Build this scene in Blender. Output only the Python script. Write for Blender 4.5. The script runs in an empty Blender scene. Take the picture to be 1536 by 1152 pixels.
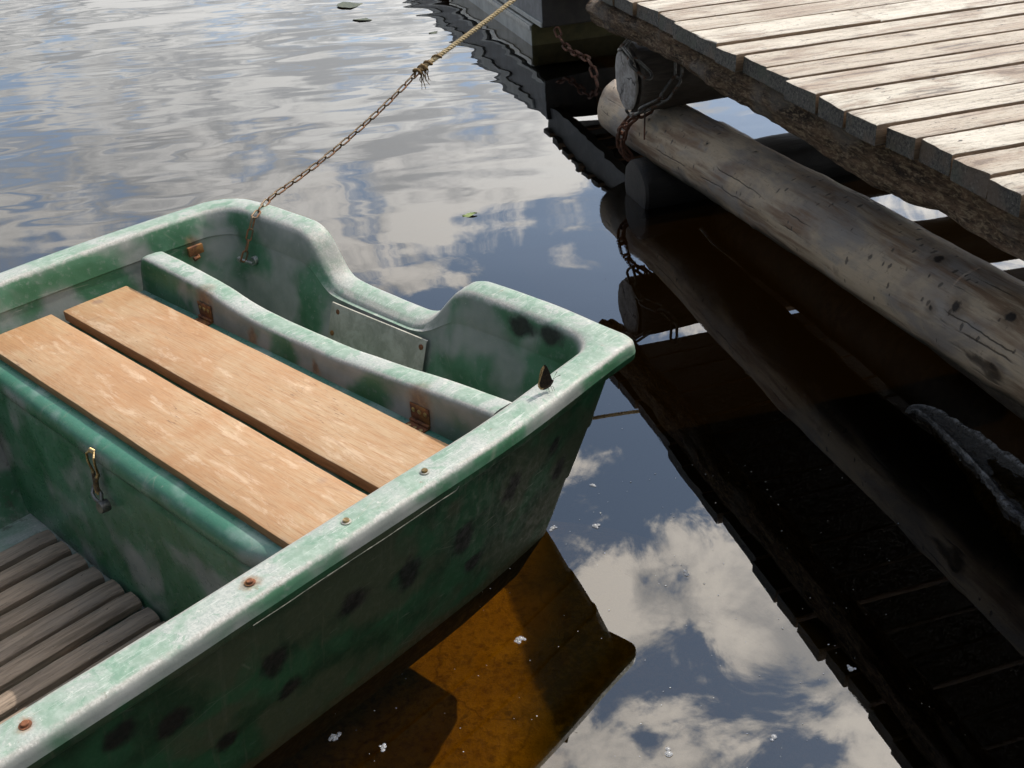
import bpy, bmesh, math, random
from mathutils import Vector, Matrix, noise
R_ = math.radians
PI = math.pi
rnd = random.Random(7)
sc = bpy.context.scene
COL = sc.collection

# ------------------------------------------------------------------ helpers
def link(o, parent=None):
    COL.objects.link(o)
    if parent is not None: o.parent = parent
    return o
def obj(name, bm, mats, parent=None, smooth=True):
    bmesh.ops.recalc_face_normals(bm, faces=bm.faces)
    me = bpy.data.meshes.new(name); bm.to_mesh(me); bm.free()
    if not isinstance(mats, (list, tuple)): mats = [mats]
    for m in mats: me.materials.append(m)
    if smooth:
        me.polygons.foreach_set('use_smooth', [True]*len(me.polygons))
        try: me.set_sharp_from_angle(angle=R_(38))
        except Exception: pass
    o = bpy.data.objects.new(name, me)
    return link(o, parent)
def tag(o, label, cat, group=None, kind=None):
    if label: o['label'] = label
    if cat: o['category'] = cat
    if group: o['group'] = group
    if kind: o['kind'] = kind
    return o
def thing(name, label, cat, loc=(0,0,0), rotz=0, group=None):
    o = bpy.data.objects.new(name, None); link(o)
    o.empty_display_size = .1
    o.location = loc; o.rotation_euler = (0,0,rotz)
    return tag(o, label, cat, group)
def lerp(a, b, t): return a+(b-a)*t
def smooth(t):
    t = max(0., min(1., t)); return t*t*(3-2*t)
def interp(x, tab):
    if x <= tab[0][0]: return tab[0][1]
    for (x0,y0),(x1,y1) in zip(tab, tab[1:]):
        if x <= x1: return lerp(y0, y1, (x-x0)/(x1-x0))
    return tab[-1][1]
def ninterp(x, tab):            # softened table lookup
    return sum(interp(x+d, tab)*w for d, w in ((-.016,.15),(-.008,.22),(0,.26),(.008,.22),(.016,.15)))
def fbm(v, o=3): return noise.fractal(v, 1.0, 2.0, o)
def loft(bm, rings, closed=True, cap0=False, cap1=False):
    vs = [[bm.verts.new(p) for p in r] for r in rings]
    n = len(rings[0])
    for a, b in zip(vs, vs[1:]):
        for i in range(n if closed else n-1):
            j = (i+1) % n
            bm.faces.new((a[i], a[j], b[j], b[i]))
    if cap0: bm.faces.new(vs[0])
    if cap1: bm.faces.new(vs[-1])
    return vs
def frames(pts):
    pts = [Vector(p) for p in pts]
    T = []
    for i in range(len(pts)):
        a = pts[max(0,i-1)]; b = pts[min(len(pts)-1,i+1)]
        T.append((b-a).normalized())
    n = T[0].orthogonal().normalized(); out = []
    for i, t in enumerate(T):
        n = (n - t*n.dot(t)).normalized()
        out.append((pts[i], t, n, t.cross(n)))
    return out
def tube(bm, pts, r, seg=8, cap=True, rf=None):
    rings = []
    fr = frames(pts)
    for i, (p, t, n, b) in enumerate(fr):
        rr = r(i/(len(fr)-1)) if callable(r) else r
        ring = []
        for k in range(seg):
            a = 2*PI*k/seg
            q = rr*(rf(i/(len(fr)-1), a) if rf else 1)
            ring.append(p + n*math.cos(a)*q + b*math.sin(a)*q)
        rings.append(ring)
    loft(bm, rings, True, cap, cap)
def box(bm, x0, x1, y0, y1, z0, z1, bev=0., seg=2, jit=0.):
    g = bmesh.ops.create_cube(bm, size=1)
    vs = g['verts']
    for v in vs:
        v.co = Vector((lerp(x0,x1,v.co.x+.5), lerp(y0,y1,v.co.y+.5), lerp(z0,z1,v.co.z+.5)))
        if jit: v.co += Vector([rnd.uniform(-jit,jit) for _ in range(3)])
    if bev:
        es = list({e for v in vs for e in v.link_edges})
        bmesh.ops.bevel(bm, geom=es, offset=bev, segments=seg, affect='EDGES', profile=.5)
def cyl(bm, p, ax, r, h, seg=16, r2=None):
    ax = Vector(ax).normalized(); n = ax.orthogonal().normalized(); b = ax.cross(n)
    p = Vector(p); r2 = r if r2 is None else r2
    rings = [[p+ax*hh+(n*math.cos(2*PI*k/seg)+b*math.sin(2*PI*k/seg))*q for k in range(seg)] for hh, q in ((0,r),(h*.85,r),(h,r2*.86))]
    loft(bm, rings, True, True, True)

# ------------------------------------------------------------------ node helpers
class NT:
    def __init__(s, nt): s.nt = nt; s.n = nt.nodes; s.l = nt.links
    def new(s, t, **k):
        x = s.n.new(t)
        for a, b in k.items(): setattr(x, a, b)
        return x
    def put(s, sock, v):
        if v is None: return
        if isinstance(v, bpy.types.NodeSocket): s.l.new(v, sock)
        else:
            if hasattr(sock.default_value, '__len__') and len(sock.default_value) == 4 and len(v) == 3: v = (*v, 1)
            sock.default_value = v
    def math(s, op, a, b=None, c=None, clamp=False):
        x = s.new('ShaderNodeMath', operation=op, use_clamp=clamp)
        for i, v in enumerate((a,b,c)): s.put(x.inputs[i], v)
        return x.outputs[0]
    def vmath(s, op, a, b=None, out=0):
        x = s.new('ShaderNodeVectorMath', operation=op)
        s.put(x.inputs[0], a)
        if b is not None: s.put(x.inputs[1], b)
        return x.outputs[out]
    def scale(s, v, f):
        x = s.new('ShaderNodeVectorMath', operation='SCALE'); s.put(x.inputs[0], v); s.put(x.inputs['Scale'], f); return x.outputs[0]
    def mix(s, f, a, b, blend='MIX'):
        x = s.new('ShaderNodeMix', data_type='RGBA', blend_type=blend, clamp_factor=True)
        s.put(x.inputs['Factor'], f); s.put(x.inputs['A'], a); s.put(x.inputs['B'], b)
        return x.outputs['Result']
    def mapv(s, v, sc=(1,1,1), loc=(0,0,0), rot=(0,0,0)):
        x = s.new('ShaderNodeMapping'); s.put(x.inputs['Vector'], v)
        x.inputs['Scale'].default_value = sc; x.inputs['Location'].default_value = loc; x.inputs['Rotation'].default_value = rot
        return x.outputs[0]
    def noise(s, v, scale=5, detail=4, rough=.55, dist=0., col=False):
        x = s.new('ShaderNodeTexNoise'); s.put(x.inputs['Vector'], v)
        x.inputs['Scale'].default_value = scale; x.inputs['Detail'].default_value = detail
        x.inputs['Roughness'].default_value = rough; x.inputs['Distortion'].default_value = dist
        return x.outputs[1 if col else 0]
    def voro(s, v, scale=5, feature='F1', rand=1., out=0):
        x = s.new('ShaderNodeTexVoronoi', feature=feature); s.put(x.inputs['Vector'], v)
        x.inputs['Scale'].default_value = scale; x.inputs['Randomness'].default_value = rand
        return x.outputs[out]
    def rng(s, v, a, b, c=0., d=1., smoothm=True):
        x = s.new('ShaderNodeMapRange', interpolation_type='SMOOTHSTEP' if smoothm else 'LINEAR')
        s.put(x.inputs[0], v)
        for i, q in zip((1,2,3,4), (a,b,c,d)): s.put(x.inputs[i], q)
        return x.outputs[0]
    def bump(s, h, strength=.3, dist=.01, nrm=None):
        x = s.new('ShaderNodeBump'); s.put(x.inputs['Height'], h)
        x.inputs['Strength'].default_value = strength; x.inputs['Distance'].default_value = dist
        if nrm is not None: s.l.new(nrm, x.inputs['Normal'])
        return x.outputs[0]
    def xyz(s, v):
        x = s.new('ShaderNodeSeparateXYZ'); s.put(x.inputs[0], v); return x.outputs
def mat(name):
    m = bpy.data.materials.new(name); m.use_nodes = True
    n = NT(m.node_tree); n.n.clear()
    out = n.new('ShaderNodeOutputMaterial')
    b = n.new('ShaderNodeBsdfPrincipled'); n.l.new(b.outputs[0], out.inputs[0])
    n.bsdf = b; n.out = out
    n.obj = n.new('ShaderNodeTexCoord').outputs['Object']
    g = n.new('ShaderNodeNewGeometry'); n.nrm = g.outputs['Normal']; n.tnrm = g.outputs['True Normal']; n.pos = g.outputs['Position']
    n.point = g.outputs['Pointiness']
    n.rand = n.new('ShaderNodeObjectInfo').outputs['Random']
    return m, n
def fin(n, col, rough=.5, bump=None, metal=0., spec=.5):
    n.put(n.bsdf.inputs['Base Color'], col); n.put(n.bsdf.inputs['Roughness'], rough)
    n.put(n.bsdf.inputs['Metallic'], metal); n.put(n.bsdf.inputs['Specular IOR Level'], spec)
    if bump is not None: n.l.new(bump, n.bsdf.inputs['Normal'])

# ------------------------------------------------------------------ materials
SUN_AZ, SUN_EL = R_(47), R_(48)          # azimuth clockwise from +Y
SUNV = (math.sin(SUN_AZ)*math.cos(SUN_EL), math.cos(SUN_AZ)*math.cos(SUN_EL), math.sin(SUN_EL))

def boat_paint(name, spots=(), stains=(), lipgloss=False, outer=False):
    m, n = mat(name); P = n.obj
    warp = n.vmath('ADD', P, n.scale(n.noise(P, 3, 2, .5, col=True), .12))
    big = n.noise(warp, 5.5, 3, .5)
    big2 = n.noise(n.vmath('ADD', warp, (4.3,1.7,9.)), 9, 3, .5)
    fine = n.noise(P, 60, 4, .65)
    speck = n.noise(P, 230, 3, .7)
    # shaded faces: sprayed camouflage of green and grey
    f1 = n.rng(big, .48, .66) if lipgloss else n.rng(big, .41, .57)
    green = n.mix(n.rng(big2, .35, .65), (.030,.110,.050), (.065,.165,.095))
    grey = n.mix(n.rng(big2, .3, .7), (.17,.19,.17), (.27,.275,.255))
    base = n.mix(f1, green, grey)
    if outer:
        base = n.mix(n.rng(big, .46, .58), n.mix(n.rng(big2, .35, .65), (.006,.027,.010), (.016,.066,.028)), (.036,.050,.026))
    base = n.mix(n.math('MULTIPLY', n.rng(fine, .52, .72), .06 if outer else .3), base, (.26,.27,.25))
    # worn up-facing faces
    nz = n.xyz(n.nrm)[2]
    up = n.rng(n.math('ADD', nz, n.math('MULTIPLY', n.math('SUBTRACT', fine, .5), .5)), .30, .82)
    fg = n.mix(n.rng(fine, .4, .7), (.185,.265,.205), (.28,.35,.295))
    fw = n.mix(n.rng(speck, .35, .65), (.27,.30,.275), (.37,.385,.355))
    patch = n.noise(n.mapv(P, (1,1,1), (2.2,5,1)), 9, 5, .62, .6)
    top = n.mix(n.rng(patch, .43, .60), fg, fw)
    top = n.mix(n.math('MULTIPLY', n.rng(n.noise(P, 38, 6, .75), .60, .68), .7), top, (.52,.50,.46))
    pits = n.rng(n.noise(P, 120, 3, .75), .70, .76)
    pitsm = n.rng(n.noise(P, 7, 3, .6), .50, .64)
    top = n.mix(n.math('MULTIPLY', n.math('MULTIPLY', pits, pitsm), .85), top, (.09,.075,.055))
    if not lipgloss:
        fl = n.noise(n.mapv(P, (1.3,1,1), (7,2,1)), 13, 8, .70, .9)
        top = n.mix(n.math('MULTIPLY', n.rng(fl, .555, .580), .5), top, n.mix(n.rng(fine, .4, .65), (.09,.20,.13), (.155,.275,.195)))
        scf = n.noise(n.mapv(P, (60,4,60), (0,0,0), (0,0,.06)), 3, 7, .8)
        top = n.mix(n.math('MULTIPLY', n.rng(scf, .57, .61), .5), top, (.55,.55,.52))
        band = n.math('MULTIPLY', n.rng(nz, .15, .45), n.rng(nz, .99, .80))
        wear = n.rng(n.noise(P, 16, 6, .7), .36, .52)
        top = n.mix(n.math('MULTIPLY', n.math('MULTIPLY', band, wear), .85), top, n.mix(n.rng(speck, .4, .65), (.33,.315,.285), (.46,.44,.41)))
        chip = n.math('MULTIPLY', n.rng(n.noise(P, 85, 5, .8), .60, .66), n.rng(n.noise(P, 11, 4, .6), .54, .62))
        top = n.mix(n.math('MULTIPLY', chip, .75), top, (.17,.12,.075))
        chip2 = n.math('MULTIPLY', n.rng(n.noise(P, 140, 4, .8), .63, .68), n.rng(n.noise(n.vmath('ADD', P, (3,3,3)), 9, 4, .6), .46, .56))
        top = n.mix(n.math('MULTIPLY', chip2, .8), top, (.66,.66,.62))
    if lipgloss: top = n.mix(n.rng(n.noise(P, 12, 3, .6), .45, .7), (.040,.145,.095), (.15,.235,.20))
    col = n.mix(up, base, top)
    # scratches
    scr = n.noise(n.mapv(P, (9,1.5,14), (0,0,0), (.5,.3,.9)), 9, 3, .6)
    col = n.mix(n.math('MULTIPLY', n.rng(scr, .70, .74), .12 if outer else .35), col, (.45,.44,.38))
    scr2 = n.voro(n.mapv(P, (1,.18,.6), (0,0,0), (.2,.9,.4)), 16, 'DISTANCE_TO_EDGE')
    col = n.mix(n.math('MULTIPLY', n.math('MULTIPLY', n.rng(scr2, .012, .0), n.rng(n.noise(P, 9, 2), .52, .62)), .12 if outer else .3), col, (.33,.32,.25))
    for (x, y, z, r) in stains:
        ln = n.vmath('LENGTH', n.vmath('ADD', n.vmath('MULTIPLY', n.vmath('SUBTRACT', P, (x,y,z)), (1,1,.75)), n.scale(n.vmath('SUBTRACT', n.noise(P, 35, 4, .7, col=True), (.5,.5,.5)), .03)), out=1)
        col = n.mix(n.math('MULTIPLY', n.rng(ln, r, r*.3), .75), col, n.mix(n.rng(fine, .4, .6), (.13,.055,.022), (.24,.13,.055)))
    if outer:
        run = n.noise(n.mapv(P, (3,34,2.2)), 2, 5, .65)
        col = n.mix(n.math('MULTIPLY', n.rng(run, .56, .68), .35), col, (.075,.085,.055))
        zl_ = n.math('ADD', n.xyz(P)[2], n.math('MULTIPLY', n.math('SUBTRACT', n.noise(P, 14, 4, .6), .5), .03))
        col = n.mix(n.math('MULTIPLY', n.rng(zl_, .035, .012), .7), col, (.045,.040,.018))
        sc3 = n.noise(n.mapv(P, (30,1.6,30), (0,0,0), (.12,0,0)), 3, 4, .7)
        col = n.mix(n.math('MULTIPLY', n.math('MULTIPLY', n.rng(sc3, .64, .67), n.rng(n.noise(P, 4, 2), .48, .6)), .5), col, (.16,.16,.12))
    if spots:
        grime = n.math('MULTIPLY', n.rng(n.noise(P, 26, 6, .75), .54, .66), n.rng(n.xyz(P)[2], .30, -.02) if not outer else .1)
        col = n.mix(n.math('MULTIPLY', grime, .6), col, (.06,.055,.04))
    for (x, y, z, r, el) in spots:
        d = n.vmath('SUBTRACT', P, (x, y, z))
        d = n.vmath('MULTIPLY', d, (.1 if outer else .6, 1, el))
        ln = n.vmath('LENGTH', n.vmath('ADD', d, n.scale(n.vmath('SUBTRACT', n.noise(P, 22, 3, .6, col=True), (.5,.5,.5)), .035)), out=1)
        col = n.mix(n.math('MULTIPLY', n.rng(ln, r*1.1, r*.5), .96), col, (.002,.003,.0025))
    h = n.math('ADD', n.math('MULTIPLY', fine, .5), n.math('ADD', n.math('MULTIPLY', speck, .2), n.math('MULTIPLY', n.noise(P, 9, 3), 2.)))
    rough = n.rng(fine, .3, .7, .24 if lipgloss else .46, .42 if lipgloss else .72)
    fin(n, col, rough, n.bump(h, .35, .003), spec=.14 if outer else .42)
    return m
OUT_SPOTS = [(.08,.76,.264,.040,1.),(.09,.629,.236,.034,.7),(.09,.492,.223,.034,.65),(.08,.36,.262,.032,.7),(.07,.231,.287,.022,.7),(.09,.188,.20,.026,.7),
             (.08,.924,.247,.032,.7),(.07,1.11,.272,.036,1.),(.06,1.193,.33,.034,1.),(.11,.898,.149,.03,1.),(.12,1.023,.129,.03,1.),(.11,.45,.12,.03,1.1)]
M = {}
M['hull'] = boat_paint('hull_paint', stains=[(1.052,.363,.362,.052),(.278,.363,.358,.052),(1.355,.19,.37,.04),(.006,.950,.450,.020),(.006,1.30,.450,.018),(.86,.365,.33,.025),(.62,.365,.33,.02)], spots=[(.265,.075,.425,.030,1),(.178,.075,.425,.030,1)])
M['hull_out'] = boat_paint('hull_outer_paint', spots=OUT_SPOTS, outer=True)
M['locker'] = boat_paint('locker_paint', lipgloss=True)

def wood_seat():
    m, n = mat('seat_wood'); P = n.vmath('ADD', n.obj, n.scale(n.mapv(n.rand, (1,1,1)), 3.7))
    g = n.noise(n.mapv(P, (1.2,16,6)), 7, 6, .68, .5)
    g2 = n.noise(n.mapv(P, (3,60,20)), 6, 4, .6)
    big = n.noise(P, 4.5, 4, .6, .8)
    c = n.mix(n.rng(big, .36, .62), (.365,.212,.105), (.405,.285,.165))
    c = n.mix(n.math('MULTIPLY', n.rng(g, .38, .66), .55), c, (.37,.19,.085))
    c = n.mix(n.math('MULTIPLY', n.rng(g2, .50, .66), .6), c, (.25,.125,.055))
    fg_ = n.noise(n.mapv(P, (8,120,40)), 4, 5, .7)
    c = n.mix(n.math('MULTIPLY', n.rng(fg_, .52, .68), .45), c, (.22,.11,.05))
    scuff = n.noise(n.mapv(P, (1.3,5,4), (0,0,0), (0,0,.12)), 5, 8, .76, .35)
    c = n.mix(n.math('MULTIPLY', n.rng(scuff, .52, .64), .6), c, (.55,.42,.29))
    dark = n.math('MULTIPLY', n.rng(n.noise(n.mapv(P, (7,60,30)), 5, 2, .5), .64, .70), n.rng(n.noise(P, 3.2, 3, .6), .55, .66))
    c = n.mix(n.math('MULTIPLY', dark, .8), c, (.10,.05,.03))
    lg = n.noise(n.mapv(P, (.5,9,3), (0,3,0)), 6, 4, .6, .25)
    c = n.mix(n.math('MULTIPLY', n.math('ABSOLUTE', n.math('SINE', n.math('MULTIPLY', lg, 26.))), .22), c, (.30,.165,.075))
    st = n.rng(n.voro(P, 8.5), .16, .08); st = n.math('MULTIPLY', st, n.rng(n.noise(P, 5, 1), .50, .56))
    c = n.mix(n.math('MULTIPLY', st, .6), c, (.20,.13,.10))
    cr = n.voro(n.mapv(P, (.5,2.2,1), (0,0,0), (0,0,.8)), 9, 'DISTANCE_TO_EDGE')
    c = n.mix(n.math('MULTIPLY', n.rng(cr, .008, .0), .28), c, (.20,.11,.06))
    # side faces darker than the top
    nz = n.xyz(n.nrm)[2]
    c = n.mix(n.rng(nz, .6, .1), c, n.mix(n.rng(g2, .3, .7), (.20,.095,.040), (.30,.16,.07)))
    fin(n, c, n.rng(g, .3, .7, .42, .62), n.bump(n.math('ADD', g, n.math('MULTIPLY', g2, .6)), .25, .002), spec=.35)
    return m
M['seat'] = wood_seat()

def wood_grey(name, ca, cb, cc, axis=1, rough=.6, ends=None, sun=False, bstr=.5):
    m, n = mat(name)
    off = n.new('ShaderNodeCombineXYZ'); n.put(off.inputs[0], n.math('MULTIPLY', n.rand, 37.)); n.put(off.inputs[1], n.math('MULTIPLY', n.rand, 11.)); n.put(off.inputs[2], n.math('MULTIPLY', n.rand, 23.))
    P = n.vmath('ADD', n.obj, off.outputs[0])
    s1 = (14,.9,9) if axis == 1 else (.9,14,9)
    s2 = (46,2.2,30) if axis == 1 else (2.2,46,30)
    g = n.noise(n.mapv(P, s1), 6, 6, .68, .35)
    g2 = n.noise(n.mapv(P, s2), 6, 4, .62)
    b = n.noise(P, 4, 4, .6)
    c = n.mix(n.rng(g, .34, .64), ca, cb)
    c = n.mix(n.math('MULTIPLY', n.rng(b, .42, .64), .40), c, cc)
    c = n.mix(n.rng(n.rand, 0., 1., 0., .22), c, cc)
    crk = n.rng(g2, .60, .70)
    dk = tuple(q*.28 for q in ca)
    c = n.mix(n.math('MULTIPLY', crk, .62), c, dk)
    # knots
    kd = n.voro(n.mapv(P, (4.,1.5,4.) if axis == 1 else (1.5,4.,4.)), 2.4)
    kw = n.noise(P, 30, 3, .6)
    kn = n.rng(n.math('ADD', kd, n.math('MULTIPLY', n.math('SUBTRACT', kw, .5), .12)), .13, .06)
    c = n.mix(n.math('MULTIPLY', kn, .7), c, dk)
    nail = n.noise(n.mapv(P, (60,28,40) if axis == 1 else (28,60,40)), 3, 2, .6)
    c = n.mix(n.math('MULTIPLY', n.rng(nail, .71, .75), .8), c, dk)
    if ends:
        ny = n.math('ABSOLUTE', n.xyz(n.nrm)[2])
        e1 = n.noise(n.mapv(n.obj, (70,70,70)), 1.3, 5, .75)
        e2 = n.noise(n.obj, 9, 4, .6)
        ec = n.mix(n.rng(e1, .35, .62), tuple(q*.35 for q in ends), ends)
        ec = n.mix(n.rng(e2, .45, .62), ec, tuple((q*.5, q*.62, q*.45)[i] for i, q in enumerate(ends)))
        c = n.mix(n.rng(ny, .55, .25), c, ec)
    h = n.math('ADD', g, n.math('MULTIPLY', g2, .8))
    fin(n, c, rough, n.bump(h, bstr, .004), spec=.4)
    return m
def deckwood():
    m, n = mat('deck_wood')
    off = n.new('ShaderNodeCombineXYZ'); n.put(off.inputs[0], n.math('MULTIPLY', n.rand, 37.)); n.put(off.inputs[1], n.math('MULTIPLY', n.rand, 11.)); n.put(off.inputs[2], n.math('MULTIPLY', n.rand, 23.))
    P = n.vmath('ADD', n.obj, off.outputs[0])
    W = n.vmath('ADD', P, n.scale(n.vmath('SUBTRACT', n.noise(P, 2.2, 3, .5, col=True), (.5,.5,.5)), .05))
    g = n.noise(n.mapv(W, (24,2.6,12)), 4, 9, .80, .2)
    f = n.noise(n.mapv(W, (70,6,40)), 4, 6, .75)
    b = n.noise(n.mapv(P, (3.,1.1,2)), 3.2, 6, .66, .6)
    c = n.mix(n.rng(g, .34, .52), (.23,.175,.12), (.55,.50,.41))
    c = n.mix(n.math('MULTIPLY', n.rng(b, .48, .62), .62), c, (.26,.175,.115))
    c = n.mix(n.math('MULTIPLY', n.rng(b, .50, .36), .55), c, (.70,.64,.54))
    c = n.mix(n.rng(n.rand, 0., 1., 0., .5), c, (.33,.25,.175))
    ck = n.math('MULTIPLY', n.rng(f, .57, .67), n.rng(n.noise(n.mapv(P, (5,1.6,4), (4,4,4)), 3, 4, .6), .42, .56))
    c = n.mix(n.math('MULTIPLY', ck, .8), c, (.055,.036,.024))
    ck2 = n.voro(n.mapv(W, (30,.9,10)), 1., 'DISTANCE_TO_EDGE')
    c = n.mix(n.math('MULTIPLY', n.math('MULTIPLY', n.rng(ck2, .035, .005), n.rng(b, .40, .58)), .7), c, (.06,.04,.03))
    kd = n.voro(n.mapv(W, (7.,2.6,4.)), 1.15)
    kn = n.rng(n.math('ADD', kd, n.math('MULTIPLY', n.math('SUBTRACT', n.noise(P, 40, 4, .7), .5), .16)), .13, .05)
    c = n.mix(n.math('MULTIPLY', kn, .8), c, (.07,.045,.03))
    halo = n.rng(kd, .34, .10)
    c = n.mix(n.math('MULTIPLY', halo, .35), c, (.24,.15,.09))
    sp = n.rng(n.noise(n.mapv(P, (130,32,60)), 2.2, 4, .75), .585, .64)
    sp = n.math('MULTIPLY', sp, n.rng(n.noise(n.mapv(P, (4,1.5,3), (1,5,2)), 3.5, 4, .65), .36, .58))
    c = n.mix(n.math('MULTIPLY', sp, .88), c, (.05,.035,.022))
    sb = n.rng(n.noise(n.mapv(P, (22,9,20)), 2.6, 3, .6), .68, .71)
    c = n.mix(n.math('MULTIPLY', sb, .9), c, (.03,.022,.015))
    nz = n.math('ABSOLUTE', n.xyz(n.nrm)[2])
    e1 = n.noise(n.mapv(n.obj, (90,90,90)), 1.3, 5, .75); e2 = n.noise(n.obj, 9, 4, .6)
    ring_ = n.math('SINE', n.math('MULTIPLY', n.vmath('LENGTH', n.vmath('MULTIPLY', n.vmath('ADD', P, (0,0,.3)), (1,0,1)), out=1), 900.))
    ec = n.mix(n.rng(e1, .38, .60), (.013,.011,.009), (.115,.105,.085))
    ec = n.mix(n.math('MULTIPLY', n.rng(n.noise(n.obj, 160, 4, .8), .56, .62), .6), ec, (.30,.27,.22))
    ec = n.mix(n.math('MULTIPLY', n.rng(ring_, 0., 1.), .35), ec, (.04,.034,.027))
    ec = n.mix(n.math('MULTIPLY', n.rng(e2, .48, .62), .6), ec, (.07,.08,.05))
    ec = n.mix(n.math('MULTIPLY', n.rng(n.noise(n.obj, 5, 3, .6), .55, .65), .6), ec, (.17,.115,.075))
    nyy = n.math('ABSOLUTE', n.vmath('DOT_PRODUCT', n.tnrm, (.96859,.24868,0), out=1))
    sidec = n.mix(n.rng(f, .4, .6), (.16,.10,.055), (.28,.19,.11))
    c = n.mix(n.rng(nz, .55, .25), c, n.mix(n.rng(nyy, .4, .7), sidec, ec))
    c = n.mix(n.rng(n.xyz(n.nrm)[2], -.3, -.7), c, (.018,.013,.009))  # plank undersides: the shade below the deck painted in as near black
    h = n.math('ADD', n.math('SUBTRACT', g, n.math('MULTIPLY', ck, .8)), n.math('MULTIPLY', f, .8))
    fin(n, c, .58, n.bump(h, .8, .006), spec=.45)
    return m
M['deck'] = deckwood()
M['slat'] = wood_grey('slat_wood', (.16,.115,.078), (.36,.27,.195), (.22,.19,.16), 1, .75, bstr=.9)

def bark():
    m, n = mat('bark_beam'); P = n.obj
    v = n.noise(n.mapv(P, (1.6,6,6)), 6, 7, .75, .9)
    v2 = n.noise(n.mapv(P, (5,14,14)), 9, 5, .7, .4)
    c = n.mix(n.rng(v, .34, .60), (.035,.022,.014), (.24,.150,.090))
    c = n.mix(n.math('MULTIPLY', n.rng(v2, .48, .62), .8), c, (.46,.34,.21))
    c = n.mix(n.math('MULTIPLY', n.rng(n.noise(P, 3.5, 3), .52, .64), .6), c, (.30,.27,.235))
    c = n.mix(n.rng(v2, .40, .32), c, (.02,.014,.011))
    fin(n, c, .8, n.bump(n.math('ADD', v, v2), 1., .02), spec=.25)
    return m
M['bark'] = bark()

def peeled(name, c1, c2, c3, knots=(), marks=True, axis='x'):
    m, n = mat(name); P = n.obj
    if axis == 'y': P = n.mapv(P, (1,1,1), (0,0,0), (0,0,PI/2))
    x, y, z = n.xyz(P)
    g = n.noise(n.mapv(P, (.6,7,7)), 5, 6, .65, .3)
    g2 = n.noise(n.mapv(P, (2.,34,34)), 6, 5, .65)
    b = n.noise(n.mapv(P, (1.2,2.4,2.4)), 3, 5, .62, .6)
    c = n.mix(n.rng(b, .36, .60), c1, c2)
    c = n.mix(n.math('MULTIPLY', n.math('MULTIPLY', n.rng(g, .40, .60), n.rng(n.noise(n.mapv(P, (.8,2.,2.), (3,1,7)), 3, 4, .6), .40, .58)), .85), c, c3)
    c = n.mix(n.math('MULTIPLY', n.rng(n.noise(n.mapv(P, (1.,3,3), (9,4,2)), 3.5, 5, .6, .5), .52, .64), .6), c, tuple((q*.9, q*1.0, q*1.12)[i] for i, q in enumerate(c1)))
    c = n.mix(n.math('MULTIPLY', n.rng(g2, .58, .70), .45), c, tuple(q*.35 for q in c1))
    if marks:
        # rows of small insect/peg marks: cells along the trunk and around it
        ang = n.math('ARCTAN2', n.math('SUBTRACT', z, 0.), n.math('SUBTRACT', y, 0.))
        U = n.new('ShaderNodeCombineXYZ'); n.put(U.inputs[0], n.math('MULTIPLY', x, 1.)); n.put(U.inputs[1], n.math('MULTIPLY', ang, .13)); n.put(U.inputs[2], 0.)
        V = n.mapv(n.vmath('ADD', U.outputs[0], n.scale(n.vmath('SUBTRACT', n.noise(P, 40, 3, .6, col=True), (.5,.5,.5)), .012)), (40,21,1), (0,0,0), (0,0,.07))
        vd = n.math('ADD', n.voro(V, 1., 'F1', .55), n.math('MULTIPLY', n.xyz(n.voro(V, 1., 'F1', .55, out=1))[0], .16))
        vd = n.math('ADD', vd, n.math('MULTIPLY', n.math('SUBTRACT', n.noise(P, 90, 3, .7), .5), .35))
        mk = n.math('MULTIPLY', n.rng(vd, .27, .17), n.rng(n.noise(n.mapv(P, (2.2,6,6)), 2.2, 3), .30, .42))
        c = n.mix(n.math('MULTIPLY', mk, .8), c, tuple(q*.22 for q in c1))
    if marks:
        cv = n.voro(n.mapv(n.vmath('ADD', P, n.scale(n.vmath('SUBTRACT', n.noise(P, 8, 4, .6, col=True), (.5,.5,.5)), .02)), (.38,17,17)), 1., 'DISTANCE_TO_EDGE')
        crk = n.math('MULTIPLY', n.rng(cv, .035, .004), n.rng(n.noise(n.mapv(P, (1.5,5,5), (2,2,2)), 2.4, 3), .52, .62))
        c = n.mix(n.math('MULTIPLY', crk, .85), c, (.03,.02,.014))
        c = n.mix(n.math('MULTIPLY', n.rng(n.noise(P, 70, 5, .75), .58, .70), .5), c, (.10,.07,.045))
    for (kx, ky, kz, r) in knots:
        d = n.vmath('MULTIPLY', n.vmath('SUBTRACT', P, (kx,ky,kz)), (.8,1,1))
        ln = n.vmath('LENGTH', n.vmath('ADD', d, n.scale(n.vmath('SUBTRACT', n.noise(P, 45, 3, .6, col=True), (.5,.5,.5)), .016)), out=1)
        c = n.mix(n.math('MULTIPLY', n.rng(ln, r*2.4, r), .45), c, (.09,.055,.03))
        c = n.mix(n.rng(ln, r, r*.6), c, (.015,.010,.007))
    if marks: c = n.mix(n.rng(n.math('ADD', n.xyz(n.nrm)[2], n.math('MULTIPLY', n.math('SUBTRACT', b, .5), .6)), -.25, -.75), c, (.030,.027,.016))  # log underside: shade painted in, dimming its reflection in the water
    h = n.math('ADD', g, n.math('MULTIPLY', g2, .7))
    if marks: h = n.math('SUBTRACT', n.math('SUBTRACT', h, mk), crk)
    fin(n, c, .62, n.bump(h, .5, .006), spec=.35)
    return m

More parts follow.
